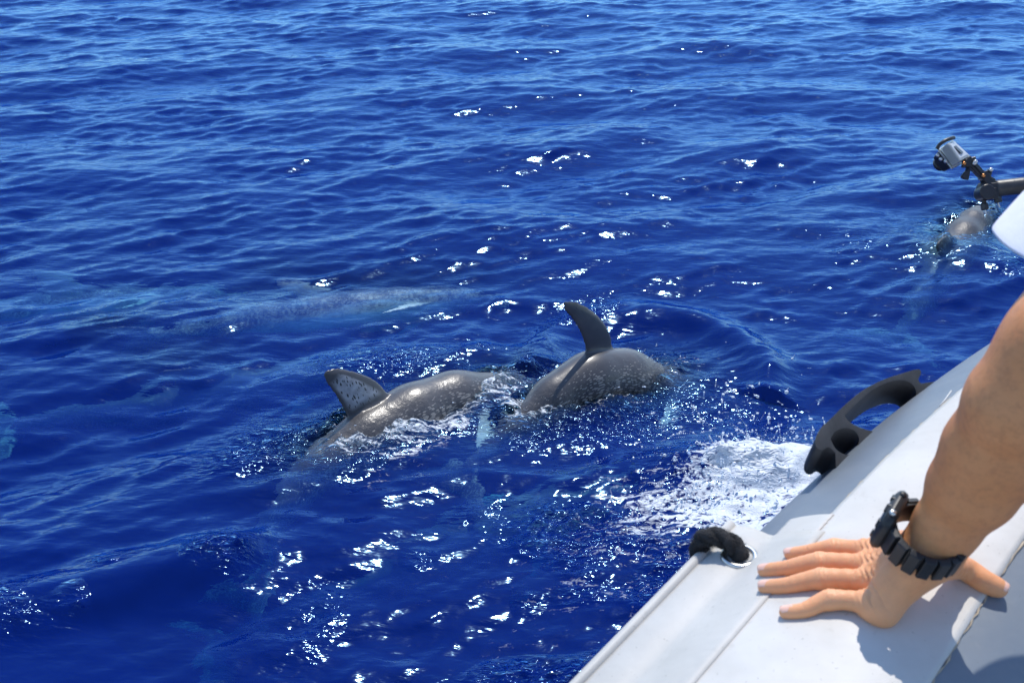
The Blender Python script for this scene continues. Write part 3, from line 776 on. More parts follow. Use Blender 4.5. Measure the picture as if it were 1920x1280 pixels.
line = [K_[0] + Vector((.006, .004, .004)), K_[1] + Vector((.003, 0, .003)), K_[2] + Vector((.003, 0, .003)), K_[3] + Vector((.005, -.002, .001)), K_[3] + Vector((.013, -.014, -.006))]
crease(line, hd_, hu_, .0062, .0030, .012, .007)
crease(line, hd_, hu_, .0036, .0009, .018, .009)
for nm in FJ:
    J = FJ[nm][0]; fd = (J[3] - J[1]).normalized(); sd_ = Vector((0, 1, 0)) * .006
    crease([J[2] + sd_ + Vector((0, 0, .007)), J[2] - sd_ + Vector((0, 0, .007))], fd, Vector((0, 0, 1)), .0032, .0011, .0055, .005)
    crease([J[1] + sd_ + Vector((0, 0, .006)), J[1] - sd_ + Vector((0, 0, .006))], fd, Vector((0, 0, 1)), .0030, .0007, .004, .005)
pm.vertices.foreach_set('co', co.ravel()); pm.update()
# flushed knuckles, finger tips, palm edge; hand's fuller sun painted as paler skin
co = np.empty(len(pm.vertices) * 3, np.float32); pm.vertices.foreach_get('co', co); co = co.reshape(-1, 3)
flush_sun = np.zeros(len(co), np.float32)
def add_flush_sun(p_, s, a):
    global flush_sun
    d = ((co - np.array(p_, np.float32)) ** 2).sum(1); flush_sun = flush_sun + a * np.exp(-d / (2 * s * s))
handc = FJ['middle'][0][3]
for nm in FJ:
    J = FJ[nm][0]; add_flush_sun(J[0], .010, .55); add_flush_sun(J[2] + Vector((0, 0, .008)), .008, .5); add_flush_sun(J[1], .02, .3)
add_flush_sun(tj[0], .012, .5); add_flush_sun(hp, .02, .45); add_flush_sun(handc, .07, .75); add_flush_sun(tj[2], .02, .3)  # the wide spot paints fuller sunlight over the whole hand
at = pm.attributes.new('flush_sun', 'FLOAT', 'POINT'); at.data.foreach_set('value', np.clip(flush_sun, 0, 1).astype(np.float32))
# nails
def nail(tip, dip, r, upv, name='fingernail', wd=.0068, ln=.0105, tilt=0.0):
    f = (tip - dip).normalized(); n = (upv - f * upv.dot(f)).normalized(); s = f.cross(n).normalized()
    bm = bmesh.new(); G = []
    for i in range(9):
        v = i / 8; row = []
        for j in range(9):
            a = (j / 8 - .5) * 2
            wv = wd * (1 - .25 * abs(v - .5) ** 2 * 4) * (1.0 if v > .12 else .82)
            end = .0016 * (1 - a * a)
            ctr = tip + f * (-.0052 + ln * (v - .25)) + f * (end if v > .5 else -end)
            ang = a * wd / r * .95
            row.append(bm.verts.new(ctr + s * math.sin(ang) * (r + .0002) + n * (math.cos(ang) * (r + .0002) - (v > .85) * .0006 - (v < .1) * .0007)))
        G.append(row)
    for i in range(8):
        for j in range(8): bm.faces.new((G[i][j], G[i][j + 1], G[i + 1][j + 1], G[i + 1][j]))
    o = bm_obj(name, bm, M_nail, person); solid(o, .0006, 1); return o
for nm in FJ:
    J, rd_ = FJ[nm]; _, n_ = hit(1480, 1100); nail(J[0], J[1], rd_[0] + .0002, n_ + Vector((0, -.25, .1)), wd=rd_[0] * .80)
_, n_ = hit(1860, 1110); nail(tj[0], tj[1], .0086, n_ + Vector((.3, -.1, 0)), 'thumbnail', wd=.0078, ln=.013)

# shirt: sleeve and torso
def ring_pts(c, t, r, n, fold, seed, flat=1.0, ref=Vector((0, 0, 1))):
    rr_ = random.Random(seed); t = t.normalized(); x = t.cross(ref).normalized(); y = t.cross(x)
    return [c + x * (r * (1 + fold * math.sin(3 * a + seed) + fold * .5 * math.sin(7 * a + seed * 2)) * math.cos(a)) + y * (r * flat * (1 + fold * math.sin(4 * a + seed * 1.3)) * math.sin(a)) for a in [2 * math.pi * i / n for i in range(n)]]
ARM_T = (cp[-1] - SH_L).normalized()
bm = bmesh.new(); rings = []
hem = U(2032, 498, dw - .08)
for k in range(11):
    q = k / 10; c = (SH_L + RGT * .05 + Vector((0, 0, .0))).lerp(hem, q)
    rings.append(ring_pts(c, (hem - SH_L).normalized() + (hem - CAM).normalized() * (.75 * q), .076 + .008 * q + .006 * math.sin(q * 3) - .004 * q, 40, .02 + .03 * q, 1.3 + q * .8, 1.0, FWD))
add_loft(bm, rings, True, False)
slv = bm_obj('sleeve', bm, M_shirt, person); solid(slv, .0016, -1); autosmooth(slv, 0, 2, 1)
bm = bmesh.new(); rings = []
up = Vector((0, 0, 1))
for k, (z, rx, ry) in enumerate([(.08, .065, .065), (.065, .11, .075), (.02, .175, .10), (-.08, .195, .135), (-.2, .185, .14), (-.33, .17, .14), (-.47, .175, .145), (-.58, .185, .15)]):
    c = mid_sh + up * z - FWD * (.10 * max(0, -z) / .5)
    rings.append([c + RGT * (rx * math.cos(a) * (1 + .02 * math.sin(5 * a + k))) + FWD * (ry * math.sin(a) * (1 + .03 * math.sin(6 * a + k * 1.2))) for a in [2 * math.pi * i / 40 for i in range(40)]])
add_loft(bm, rings, True, False)
sh = bm_obj('shirt', bm, M_shirt, person); solid(sh, .002, 1); autosmooth(sh, 0, 2, 1)
bm = bmesh.new(); rings = []
for k in range(8):
    q = k / 7; c = SH_R.lerp(el_r, q * .75) - RGT * .03 * (1 - q)
    rings.append(ring_pts(c, el_r - SH_R, .072, 32, .03 * q, 2 + q))
add_loft(bm, rings, True, False); s2 = bm_obj('sleeve', bm, M_shirt, person); solid(s2, .0016, -1)
bm = bmesh.new()
for hp_, kn_ in ((hip_l, kn_l), (hip_r, kn_r)):
    add_loft(bm, [ring_pts(hp_.lerp(kn_, q) , kn_ - hp_, .118 - .03 * q, 28, .03, q * 2, 1.0, FWD) for q in (-.12, 0, .2, .4, .6, .8)], True, False)
so = bm_obj('shorts', bm, M_grass_cloth, person); solid(so, .003, 1)
hm = sdf_mesh('hair', [(tuple(headc + up * .065 - FWD * .03), tuple(headc + up * .04 - FWD * .035), .088, .092, .02), (tuple(headc - FWD * .05 - up * .03), tuple(headc - FWD * .045), .06, .07, .02), (tuple(headc + up * .098 + FWD * .03), tuple(headc + up * .10), .042, .05, .02)], .006)
link('hair', hm, M_hair, person)
M_eye = mat_simple('eye_white', (.8, .8, .78), .2)
for sg in (-1, 1):
    bm = bmesh.new(); bmesh.ops.create_uvsphere(bm, u_segments=14, v_segments=10, radius=.0115, matrix=Matrix.Translation(headc + RGT * sg * .031 + FWD * .073 + up * .018)); bm_obj('eye', bm, M_eye, person)
bm = bmesh.new(); add_tube(bm, [headc + FWD * .092 - up * .045 + RGT * x for x in (-.022, -.01, 0, .01, .022)], [.003, .0045, .005, .0045, .003], 8); bm_obj('lips', bm, mat_simple('lips', (.5, .2, .16), .5), person)
# ------------------------------------------------------------------ wristwatch
def watch():
    W0 = U(1732, 1010, dw - .008)
    ax = (cp[2] - cp[0]).normalized()
    view = (CAM - W0).normalized()
    n = (ax + view * .40).normalized()                                   # band axis
    cdir = (U(1678, 952, dw) - U(1728, 1006, dw)); 
    e = (cdir - n * cdir.dot(n)).normalized(); f = n.cross(e).normalized()  # e: towards the dial, f: round the wrist
    root = empty('wristwatch', W0)
    tag(root, 'chunky black resin sports watch worn loosely on the wrist', 'watch')
    a_, b_ = .0302, .0290
    def ring(t, r=0.0): return W0 + e * ((a_ + r) * math.cos(t)) + f * ((b_ + r) * math.sin(t))
    def nor(t): return (e * math.cos(t) / a_ + f * math.sin(t) / b_).normalized()
    # strap: a continuous inner band and chunky outer segments
    bm = bmesh.new(); rings = []
    for i in range(49):
        t = .06 + (2 * math.pi - .12) * i / 48; c = ring(t); m_ = nor(t); w = .0140 - .003 * (1 - abs(i - 24) / 24)
        rings.append([c - n * w, c + n * w, c + n * (w - .0005) + m_ * .0030, c - n * (w - .0005) + m_ * .0030])
    add_loft(bm, rings); st = bm_obj('strap', bm, M_resin, root); autosmooth(st, .0006, 2)
    K = 13
    for i in range(K):
        t = .60 + (2 * math.pi - 1.2) * (i + .5) / K; c = ring(t); m_ = nor(t); tg = n.cross(m_)
        w = .0152 - .0036 * (1 - abs(i - K / 2) / (K / 2)); hl = .0060
        bm = bmesh.new()
        r0 = [c + m_ * .0026 + tg * sx * hl + n * sy * w for sx, sy in ((-1, -1), (1, -1), (1, 1), (-1, 1))]
        r1 = [c + m_ * .0082 + tg * sx * hl * .86 + n * sy * w * .90 for sx, sy in ((-1, -1), (1, -1), (1, 1), (-1, 1))]
        add_loft(bm, [r0, r1]); l = bm_obj('strap_link', bm, M_resin, st, False); autosmooth(l, .0009, 2)
    # keeper loop and buckle
    for t0 in (math.pi * .93, math.pi * 1.22):
        c = ring(t0); m_ = nor(t0); tg = n.cross(m_); bm = bmesh.new()
        pr = [(-.014, -.001), (.014, -.001), (.014, .0085), (-.014, .0085)]
        add_loft(bm, [[c + n * a + m_ * b + tg * s_ for a, b in pr] for s_ in (-.0028, .0028)]); k_ = bm_obj('keeper_loop', bm, M_resin, root, False); autosmooth(k_, .001, 2)
    # case: an octagonal block with lugs, a domed bezel, recessed dial and glass
    c = ring(0, -.001); m_ = e; tg = f
    def octa(r1, r2, z, k=16, ph=0.0, pw=4.0):
        o_ = []
        for i in range(k):
            a = 2 * math.pi * (i + .5) / k + ph; cc, ss = math.cos(a), math.sin(a); q = (abs(cc) ** pw + abs(ss) ** pw) ** (-1 / pw)
            o_.append(c + tg * (r1 * 1.1 * cc * q) + n * (r2 * 1.1 * ss * q) + m_ * z)
        return o_
    bm = bmesh.new(); add_loft(bm, [octa(.021, .0185, -.0005, 32), octa(.0235, .0215, .002, 32), octa(.0245, .0225, .007, 32), octa(.0225, .0210, .0105, 32), octa(.0195, .0190, .0125, 32, pw=2.6), octa(.0165, .0165, .0122, 32, pw=2.2), octa(.0158, .0158, .0100, 32, pw=2.0)]); cs = bm_obj('case', bm, M_resin, root); autosmooth(cs, .0005, 2)
    bm = bmesh.new(); add_loft(bm, [octa(.0156, .0156, .0095, 32, pw=2), octa(.0156, .0156, .0104, 32, pw=2)]); bm_obj('dial', bm, mat_simple('dial_dark', (.02, .022, .03), .4), root)
    g = NT('watch_glass'); g.bsdf((.02, .03, .06), .06, None, Specular_IOR_Level=.8, Coat_Weight=1.0)
    bm = bmesh.new(); add_loft(bm, [octa(.0154, .0154, .0106, 32, pw=2), octa(.0150, .0150, .0124, 32, pw=2), octa(.0135, .0135, .0130, 32, pw=2), octa(.008, .008, .0134, 32, pw=2)]); bm_obj('crystal', bm, g.m, root)
    # guard ridges round the bezel
    for i in range(8):
        a = 2 * math.pi * (i + .5) / 8; d = tg * math.cos(a) + n * math.sin(a); s_ = m_.cross(d)
        p_ = c + d * .0205 + m_ * .0105; bm = bmesh.new()
        add_loft(bm, [[p_ + s_ * x * .0052 + d * y * .0035 + m_ * -.003 for x, y in ((-1, -1), (1, -1), (1, 1), (-1, 1))], [p_ + s_ * x * .004 + d * y * .0024 + m_ * .0034 for x, y in ((-1, -1), (1, -1), (1, 1), (-1, 1))]])
        k_ = bm_obj('bezel_guard', bm, M_resin, root, False); autosmooth(k_, .0009, 2)
    for sx in (-1, 1):
        for sy in (-1, 1):
            a = c + tg * sx * .0135 + n * sy * .021 + m_ * .006; bm = bmesh.new(); add_tube(bm, [a, a + n * sy * .0028, a + n * sy * .0046, a + n * sy * .0052], [.0034, .0034, .0030, .0018], 14); bm_obj('button', bm, M_steel if sx > 0 else M_resin, root)
watch()

# ------------------------------------------------------------------ action camera on a pole
def action_camera():
    D = 1.90; k = D / FPX
    O = U(1790, 284, D); sxv = Vector((1, 0, 0)); syv = (U(0, 0, 1) - U(0, 1, 1)).normalized(); szv = sxv.cross(syv).normalized()   # szv towards the camera
    # housing axes: a = along the long top edge (towards lower right), b = across, c = thickness towards the left/below
    def S2(px, py, dz=0.0): return O + sxv * ((px - 1790) * k) - syv * ((py - 284) * k) + szv * dz
    root = empty('action_camera', O); tag(root, 'small silver action camera in a clear waterproof housing on a black arm', 'action camera')
    # back door face corners (grey face) in pixels, measured, with depth tilt
    A, B_, C_, D_ = S2(1772, 270, .012), S2(1793, 259, -.012), S2(1824, 291, -.006), S2(1794, 305, .016)
    nrm = (B_ - A).cross(D_ - A).normalized(); nrm = nrm if nrm.dot(szv) > 0 else -nrm
    th = (S2(1760, 284, 0) - S2(1772, 270, 0)) - szv * .030                       # direction from the face to the lens side
    clear = NT('clear_polycarbonate'); b = clear.bsdf((.80, .86, .84), .12, None, Transmission_Weight=.55, IOR=1.45, Specular_IOR_Level=.6)
    M_sil = mat_simple('silver_body', (.46, .49, .52), .35, 60, .1, .0004, .15)
    def quadloft(P, T, s0, s1, t0, t1):
        cc = sum(P, Vector()) / 4
        return [[cc + (q - cc) * s0 + T * t0 for q in P], [cc + (q - cc) * s1 + T * t1 for q in P]]
    P = [A, B_, C_, D_]
    def blk(name, s0, t0, t1, mat, bev, s1=None, sm=False):
        bm = bmesh.new(); add_loft(bm, quadloft(P, th, s0, s1 or s0, t0, t1)); o = bm_obj(name, bm, mat, root, sm); autosmooth(o, bev, 3); return o
    blk('housing', 1.0, .02, .62, clear.m, .003); blk('housing_flange', 1.10, .62, .74, clear.m, .002)
    blk('camera_body', .80, -.005, .55, M_sil, .0015)
    blk('front_cover', .96, .76, 1.35, M_plastic, .004, .80)
    cc = sum(P, Vector()) / 4
    # screen on the back
    ex = (C_ - B_).normalized(); ey = (A - B_).normalized()
    bm = bmesh.new(); add_loft(bm, [[cc + ex * a * .0085 + ey * b_ * .0055 - th * .03 * z for a, b_ in ((-1, -1), (1, -1), (1, 1), (-1, 1))] for z in (0.2, 1)]); bm_obj('screen', bm, M_plastic, root, False)
    # latch along the upper left edge
    bm = bmesh.new(); add_tube(bm, spline([S2(1757, 279, .0), S2(1760, 272, .004), S2(1770, 265, .004), S2(1782, 260, 0), S2(1791, 257, -.006)], 5), .0032, 10); bm_obj('latch', bm, M_plastic, root)
    # lens tube
    lc = cc + th * 1.32; bm = bmesh.new(); td = th.normalized(); add_tube(bm, [lc, lc + td * .006, lc + td * .009], [.012, .012, .009], 20); bm_obj('lens_cover', bm, M_plastic, root)
    for px, py in ((1757, 292), (1763, 299), (1772, 303)):
        a = S2(px, py, .002); bm = bmesh.new(); bmesh.ops.create_uvsphere(bm, u_segments=10, v_segments=8, radius=.0032, matrix=Matrix.Translation(a)); bm_obj('housing_screw', bm, M_steel, root)
    # jointed arm
    def bar(name, p0, p1, w, t, mat=M_plastic, par=None, bev=.0015):
        d = (p1 - p0).normalized(); x = d.cross(szv).normalized(); bm = bmesh.new()
        add_loft(bm, [[q + x * a * w / 2 + szv * b_ * t / 2 for a, b_ in ((-1, -1), (1, -1), (1, 1), (-1, 1))] for q in (p0, p1)]); o = bm_obj(name, bm, mat, par or mount, False); autosmooth(o, bev, 3); return o
    mount = empty('selfie_pole', S2(1850, 360)); tag(mount, 'black pole with clamp mount and jointed extension arm holding the small camera', 'pole')
    j1, j2, j3 = S2(1817, 303), S2(1843, 330), S2(1853, 350)
    for dz in (-.006, 0, .006): bar('mount_prong', S2(1812, 297, dz), j1 + szv * dz, .011, .003, par=mount)
    bar('knuckle', S2(1806, 306), S2(1820, 308), .013, .016)
    bar('extension_arm', S2(1818, 305), S2(1843, 331), .0125, .012)
    bar('arm_ridge', S2(1821, 307, .007), S2(1840, 328, .007), .004, .003)
    bar('knuckle', S2(1840, 334), S2(1851, 326), .013, .018); bar('knuckle', S2(1838, 330), S2(1862, 342), .011, .014)
    for dz in (-.007, 0, .007): bar('mount_prong', S2(1846, 333, dz), S2(1856, 348, dz), .014, .0035)
    def bolt(name, p0, p1, r0, r1, mat=M_plastic, n=8):
        bm = bmesh.new(); add_tube(bm, [p0, p0.lerp(p1, .15), p0.lerp(p1, .85), p1], [r0 * .85, r0, r1, r1 * .85], n); o = bm_obj(name, bm, mat, mount, False); autosmooth(o, .0005, 2); return o
    bolt('screw_shaft', S2(1817, 308), S2(1812, 322), .0030, .0028)
    # wing shaped thumbscrew knob
    wk = [(1813, 318), (1807, 323), (1801, 331), (1806, 336), (1815, 338), (1817, 328), (1819, 318)]
    bm = bmesh.new(); add_loft(bm, [[S2(x, y, z) for x, y in wk] for z in (-.004, .004)]); o = bm_obj('thumbscrew', bm, M_plastic, mount, False); autosmooth(o, .0015, 3)
    wk = [(1846, 326), (1852, 317), (1859, 321), (1858, 329), (1850, 333)]
    bm = bmesh.new(); add_loft(bm, [[S2(x, y, z) for x, y in wk] for z in (-.004, .004)]); o = bm_obj('thumbscrew', bm, M_plastic, mount, False); autosmooth(o, .0015, 3)
    wk = [(1819, 296), (1828, 294), (1829, 302), (1821, 303)]
    bm = bmesh.new(); add_loft(bm, [[S2(x, y, z) for x, y in wk] for z in (-.004, .004)]); o = bm_obj('thumbscrew', bm, M_plastic, mount, False); autosmooth(o, .001, 3)
    for px, py, mt in ((1804, 308, M_gold), (1825, 305, M_steel), (1840, 331, M_gold), (1854, 320, M_steel), (1823, 308, M_steel)):
        bm = bmesh.new(); a = S2(px, py, .009); add_tube(bm, [a - szv * .003, a + szv * .0005, a + szv * .002], [.0036, .0036, .0018], 12); bm_obj('hex_nut', bm, mt, mount)
    # clamp and pole
    pdir = (U(2240, 312, 1.95) - S2(1850, 355)).normalized()
    p0, p1 = S2(1838, 357), U(2240, 312, 1.95)
    bm = bmesh.new(); add_tube(bm, [p0 - pdir * .002, p0, p0.lerp(p1, .5), p1], [.0105, .0125, .0125, .0125], 24); bm_obj('pole_tube', bm, M_rubber, mount)
    bm = bmesh.new(); g0 = S2(1864, 354); add_tube(bm, [g0, g0 + pdir * .003, g0 + pdir * .16, g0 + pdir * .165], [.0125, .0140, .0142, .0125], 24); bm_obj('pole_grip', bm, M_rubber, mount)
    bm = bmesh.new(); add_tube(bm, [S2(1846, 362, -.014), S2(1846, 362, .014)], .0135, 24); o = bm_obj('clamp_ring', bm, M_plastic, mount, False); autosmooth(o, .002, 3)
    bar('clamp_jaw', S2(1838, 364), S2(1868, 364), .020, .022); bar('clamp_jaw', S2(1842, 352), S2(1868, 350), .012, .020)
    bolt('clamp_bolt', S2(1843, 366), S2(1845, 382), .0042, .0042); bolt('clamp_nut', S2(1845, 381), S2(1847, 394), .0068, .0068, M_plastic, 6); bolt('bolt_tip', S2(1846, 393), S2(1849, 403), .0016, .0016, M_steel)
    bolt('clamp_bolt', S2(1868, 362), S2(1870, 370), .0042, .0042); bolt('clamp_nut', S2(1869, 367), S2(1872, 380), .0068, .0068, M_plastic, 6); bolt('bolt_tip', S2(1871, 379), S2(1874, 389), .0016, .0016, M_steel)
action_camera()

# ------------------------------------------------------------------ dolphins
def dolphin_mesh(name, arch, fin_tip=(-.19, .19), fin_base=(.0, .17), h=.0065, roll_fin=0.0):
    """built straight (rest space, nose at +x), then bent: arch = list of (x, z offset) giving the spine height"""
    P = []
    st = [(.97, .018, -.020), (.90, .026, -.020), (.84, .034, -.014), (.80, .060, -.004), (.72, .095, .0), (.60, .125, .0), (.40, .158, -.004), (.18, .172, -.006), (-.05, .160, -.002), (-.28, .128, .008), (-.50, .088, .02), (-.68, .058, .028), (-.84, .040, .03), (-.93, .028, .03)]
    for (x0, r0, z0), (x1, r1, z1) in zip(st, st[1:]): P.append(((x0, 0, z0), (x1, 0, z1), r0 * .9, r1 * .9, .03, ((0, 1, 0), 1.14)))
    # dorsal fin, swept back
    bx, ch = fin_base; tx, tz = fin_tip; zb = .135
    N = 9
    pts, rad = [], []
    for i in range(N + 1):
        q = i / N
        pts.append((bx + (tx) * (q ** 1.35) , 0, zb + (tz + .035) * q ** .92)); rad.append(ch * .53 * (1 - q) ** .95 + .008)
    for a, b, ra, rb in zip(pts, pts[1:], rad, rad[1:]): P.append((a, b, ra, rb, .035, ((0, 1, 0), 5.0)))
    # flippers
    for sg in (-1, 1):
        c = [(.50, sg * .09, -.07), (.44, sg * .17, -.13), (.36, sg * .23, -.18), (.28, sg * .26, -.21)]
        ax = Vector((0, sg * -.55, -.8)).normalized(); nrm = Vector((0.1, -.62 * sg, .78)).normalized()
        nrm = Vector((.0, .68 * sg, 1)).normalized()
        for (a, b, ra, rb) in zip(c, c[1:], (.052, .045, .030), (.045, .030, .012)): P.append((a, b, ra, rb, .02, (tuple(nrm), 3.4)))
    # flukes
    for sg in (-1, 1):
        c = [(-.90, 0, .03), (-.93, sg * .10, .03), (-.98, sg * .18, .03), (-1.05, sg * .25, .03)]
        for (a, b, ra, rb) in zip(c, c[1:], (.055, .060, .040), (.060, .040, .012)): P.append((a, b, ra, rb, .02, ((0, 0, 1), 4.0)))
    me = sdf_mesh(name, P, h, .02)
    n = len(me.vertices); co = np.empty(n * 3, np.float32); me.vertices.foreach_get('co', co); co = co.reshape(-1, 3)
    at = me.attributes.new('rest', 'FLOAT_VECTOR', 'POINT'); at.data.foreach_set('vector', co.ravel())
    fp = np.clip((co[:, 2] - .165) / .03, 0, 1) * (np.abs(co[:, 1]) < .05)
    tipd = np.hypot(co[:, 0] - (bx + tx), co[:, 2] - (zb + tz + .035)); fp = fp * np.clip((tipd - .035) / .03, 0, 1)
    # dark leading and trailing edges
    qz = np.clip((co[:, 2] - zb) / (tz + .035), 0, 1); cx = bx + tx * qz ** 1.4; hw = ch * .5 * (1 - qz) ** .85 + .014
    e = np.abs(co[:, 0] - cx) / hw; fp = fp * np.clip((1.02 - e) / .22, 0, 1)
    at = me.attributes.new('finpale', 'FLOAT', 'POINT'); at.data.foreach_set('value', fp.astype(np.float32))
    # bend
    ax_, az_ = zip(*arch); xs = np.linspace(min(ax_), max(ax_), 400); zs = np.interp(xs, ax_, az_)
    ker = np.hanning(81); ker /= ker.sum(); zs = np.convolve(np.pad(zs, 40, mode='reflect', reflect_type='odd'), ker, 'valid')
    sl = np.gradient(zs, xs); ds = np.sqrt(1 + sl ** 2)
    # arc-length parametrised spine
    s = np.concatenate([[0], np.cumsum((ds[1:] + ds[:-1]) / 2 * np.diff(xs))]); s0 = np.interp(0, xs, s); s = s - s0
    X = np.interp(co[:, 0], s, xs); Z = np.interp(co[:, 0], s, zs); SL = np.interp(co[:, 0], s, sl); nn = np.sqrt(1 + SL ** 2)
    new = np.stack([X - co[:, 2] * SL / nn, co[:, 1], Z + co[:, 2] / nn], 1)
    me.vertices.foreach_set('co', new.astype(np.float32).ravel()); me.update()
    return me
M_dol = mat_dolphin(False); M_dolf = mat_dolphin(True)
def place_dolphin(me, mat, loc, heading, pitch, roll, label, sc=.78):
    root = empty('dolphin', loc); tag(root, label, 'dolphin', 'spotted dolphins swimming beside the boat')
    o = bpy.data.objects.new('body', me); COL.objects.link(o); o.parent = root
    if not me.materials: me.materials.append(mat)
    me.polygons.foreach_set('use_smooth', [True] * len(me.polygons))
    root.scale = (sc,) * 3
    root.rotation_euler = (Matrix.Rotation(heading, 3, 'Z') @ Matrix.Rotation(-pitch, 3, 'Y') @ Matrix.Rotation(roll, 3, 'X')).to_euler()
    m = o.modifiers.new('smooth', 'SMOOTH'); m.factor = .5; m.iterations = 3
    return root
def set_flow(me, root):
    n = len(me.vertices); co = np.empty(n * 3, np.float32); me.vertices.foreach_get('co', co); co = co.reshape(-1, 3)
    M = np.array(root.rotation_euler.to_matrix()); w = (co * root.scale[0]) @ M.T + np.array(root.location)
    fl = np.clip(1 - (w[:, 2] - .02) / .10, 0, 1)
    at = me.attributes.new('dry', 'FLOAT', 'POINT'); at.data.foreach_set('value', (.4 * np.clip((w[:, 2] + .02) / .02, 0, 1)).astype(np.float32))
    at = me.attributes.new('flow', 'FLOAT', 'POINT'); at.data.foreach_set('value', fl.astype(np.float32))
dA = dolphin_mesh('dolphin_left', [(-1.2, -1.0), (-.6, -.26), (-.25, -.02), (.15, .0), (.45, -.03), (.8, -.20), (1.2, -.46)], (-.11, .19), (0.0, .16))
pA = atz(708, 764, .075)
rootA = r_ = place_dolphin(dA, M_dolf, pA - Vector((0, 0, .105)), math.radians(42), math.radians(5), math.radians(-16), 'surfacing dolphin with pale dorsal fin streaked by short black marks')
set_flow(dA, r_)
dB = dolphin_mesh('dolphin_right', [(-1.2, -1.1), (-.6, -.34), (-.25, -.06), (0, .0), (.25, -.06), (.6, -.30), (1.2, -.9)], (-.13, .26), (0.0, .088))
pB = atz(1124, 649, .155)
rootB = r_ = place_dolphin(dB, M_dol, pB - Vector((0, 0, .115)), math.radians(36), math.radians(-9), math.radians(-8), 'arching dolphin with tall plain dark dorsal fin and white-flecked flank', .72)
set_flow(dB, r_)
dC = dolphin_mesh('dolphin_swimming', [(-1.2, -.10), (-.6, -.02), (0, .0), (.6, -.02), (1.2, -.10)], h=.009)
at = dC.attributes.new('flow', 'FLOAT', 'POINT'); at.data.foreach_set('value', np.full(len(dC.vertices), .6, np.float32))
rootC = place_dolphin(dC, M_dol, atz(1776, 462, .0) + Vector((0, .0, -.155)), math.radians(56), math.radians(13), math.radians(0), 'lone dolphin with glistening wet back below the hanging camera pole', .8)
SUBM = []
SUBM.append(place_dolphin(dC, M_dol, atz(600, 540, 0) - Vector((0, 0, .215)), math.radians(17), math.radians(1), math.radians(-72), 'submerged dolphin rolled over so its bright pale belly shows', .80))
SUBM.append(place_dolphin(dC, M_dol, atz(110, 505, 0) - Vector((0, 0, .36)), math.radians(14), 0, math.radians(-70), 'faint submerged dolphin near the left edge of the water'))
SUBM.append(place_dolphin(dC, M_dol, atz(370, 650, 0) - Vector((0, 0, .36)), math.radians(20), 0, math.radians(10), 'dark submerged dolphin just in front of the pale-bellied one'))
SUBM.append(place_dolphin(dC, M_dol, atz(800, 900, 0) - Vector((0, 0, .46)), math.radians(22), math.radians(16), math.radians(15), 'submerged dolphin in front of the one with the marked fin'))

def disturb_sea():
    """water piled up, rippled and whitened where the animals break the surface"""
    me = sea.data; n = len(me.vertices); c = np.empty(n * 3, np.float32); me.vertices.foreach_get('co', c); c = c.reshape(-1, 3)
    ch = np.empty(n, np.float32); fo = np.empty(n, np.float32); me.attributes['chop'].data.foreach_get('value', ch); me.attributes['foam'].data.foreach_get('value', fo)
    cl = np.ones(n, np.float32)                                   # how much lit water lies between the surface and the animal below
    for root, me2, amt in ((rootA, dA, 1.0), (rootB, dB, 1.0), (rootC, dC, .7)) + tuple((q, dC, 0.0) for q in SUBM):
        v = np.empty(len(me2.vertices) * 3, np.float32); me2.vertices.foreach_get('co', v); v = v.reshape(-1, 3) * root.scale[0]
        w = v @ np.array(root.rotation_euler.to_matrix()).T + np.array(root.location)
        bv = BVHTree.FromPolygons(w.tolist(), [tuple(p_.vertices) for p_ in me2.polygons])
        ids = np.where(((c[:, :2] - np.array(root.location)[:2]) ** 2).sum(1) < 1.0)[0]
        d = np.array([(bv.find_nearest(Vector(c[i]), .3) or (0, 0, 0, None))[3] or .3 for i in ids], np.float32)
        pn = samp(TN, TN[2], c[ids, 0] * 5, c[ids, 1] * 5) / TNs; pn2 = samp(TN, TN[2], c[ids, 0] * 13 + 3, c[ids, 1] * 13) / TNs
        cl[ids] = np.minimum(cl[ids], 1 - np.exp(-d / .11)); 
        if amt == 0: continue
        near = np.exp(-(d / .045) ** 2)
        ch[ids] += amt * (.9 * np.exp(-(d / .10) ** 2) * np.clip(.6 + .5 * pn, 0, 1.4) + .4 * near)
        fo[ids] += amt * .17 * near * np.clip(.55 + .7 * pn, 0, 1.5)
        c[ids, 2] += amt * near * (.010 + .012 * pn + .007 * pn2) + amt * .5 * np.exp(-(d / .12) ** 2) * samp(TC, TC[2], c[ids, 0], c[ids, 1])
    me.attributes['column'].data.foreach_set('value', cl); me.vertices.foreach_set('co', c.ravel()); me.attributes['chop'].data.foreach_set('value', ch); me.attributes['foam'].data.foreach_set('value', fo); me.update()
disturb_sea()

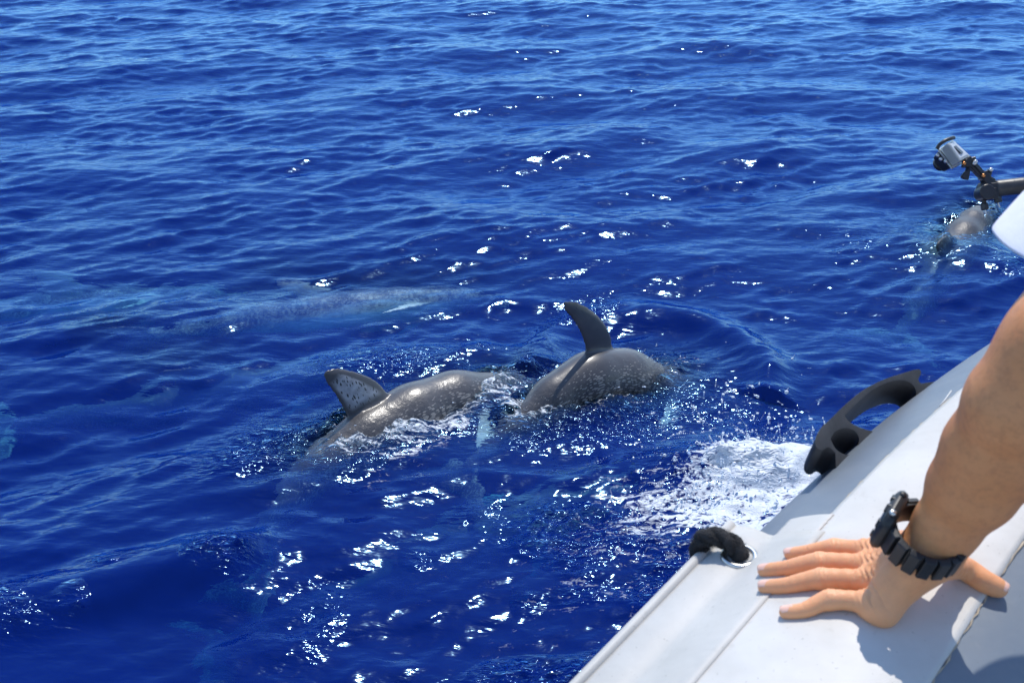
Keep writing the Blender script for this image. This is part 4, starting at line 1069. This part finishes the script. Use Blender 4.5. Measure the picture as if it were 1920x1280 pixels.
# ------------------------------------------------------------------ splashes
def mat_drop():
    t = NT('water_drop'); t.bsdf((.82, .88, .95), .08, None, Specular_IOR_Level=.8, Coat_Weight=.6); return t.m
M_drop = mat_drop()
def ico():
    bm = bmesh.new(); bmesh.ops.create_icosphere(bm, subdivisions=1, radius=1); bm.verts.ensure_lookup_table()
    V = np.array([v.co[:] for v in bm.verts]); Fc = np.array([[v.index for v in f.verts] for f in bm.faces]); bm.free(); return V, Fc
IV, IF = ico()
def drops(name, C, Rr, label, st=None):
    C = np.array(C); Rr = np.array(Rr)
    sc = Rr[:, None, None] * (1 + .35 * rng.normal(size=(len(C), 1, 3)).clip(-1, 1.5))
    V = (IV[None] * sc + C[:, None]).reshape(-1, 3); Fa = (IF[None] + (np.arange(len(C)) * len(IV))[:, None, None]).reshape(-1, 3)
    o = link(name, mesh_np(name, V, Fa), M_drop); tag(o, label, 'spray', None, 'stuff'); return o
def spray(name, label, segs, n, vmax, rmin, rmax, spread=.03, push=(0, 0)):
    C, Rr = [], []
    while len(C) < n:
        a, b = segs[rng.integers(len(segs))]; a = atz(*a); b = atz(*b); t = rng.random()
        p = a.lerp(b, t); p = p + Vector((rng.normal() * spread, rng.normal() * spread, 0))
        # a jet: several drops along one arc
        vz = abs(rng.normal()) * vmax; vx, vy = rng.normal() * .25 + push[0], rng.normal() * .25 + push[1]
        m = rng.integers(1, 9); T = rng.random() * .5
        for k in range(m):
            tt = T + k * .012; h = vz * tt * 2 - 4.9 * tt * tt * vmax
            if h < -.005: break
            C.append((p.x + vx * tt, p.y + vy * tt, h + .01)); Rr.append(rmin + (rmax - rmin) * rng.random() ** 4)
    return drops(name, C[:n], Rr[:n], label)
spray('boat_spray', 'white spray thrown up where the boat cuts the water', [((1330, 885), (1430, 865)), ((1410, 865), (1560, 880)), ((1300, 950), (1360, 905)), ((1400, 900), (1480, 950))], 3200, .22, .0009, .0050, .035, (-.12, .05))
spray('dolphin_spray', 'small droplets along the two surfacing dolphins', [((690, 800), (900, 760)), ((730, 760), (745, 750)), ((1010, 790), (1150, 760)), ((620, 860), (700, 830)), ((1180, 690), (1290, 680))], 900, .07, .0006, .0022, .02)
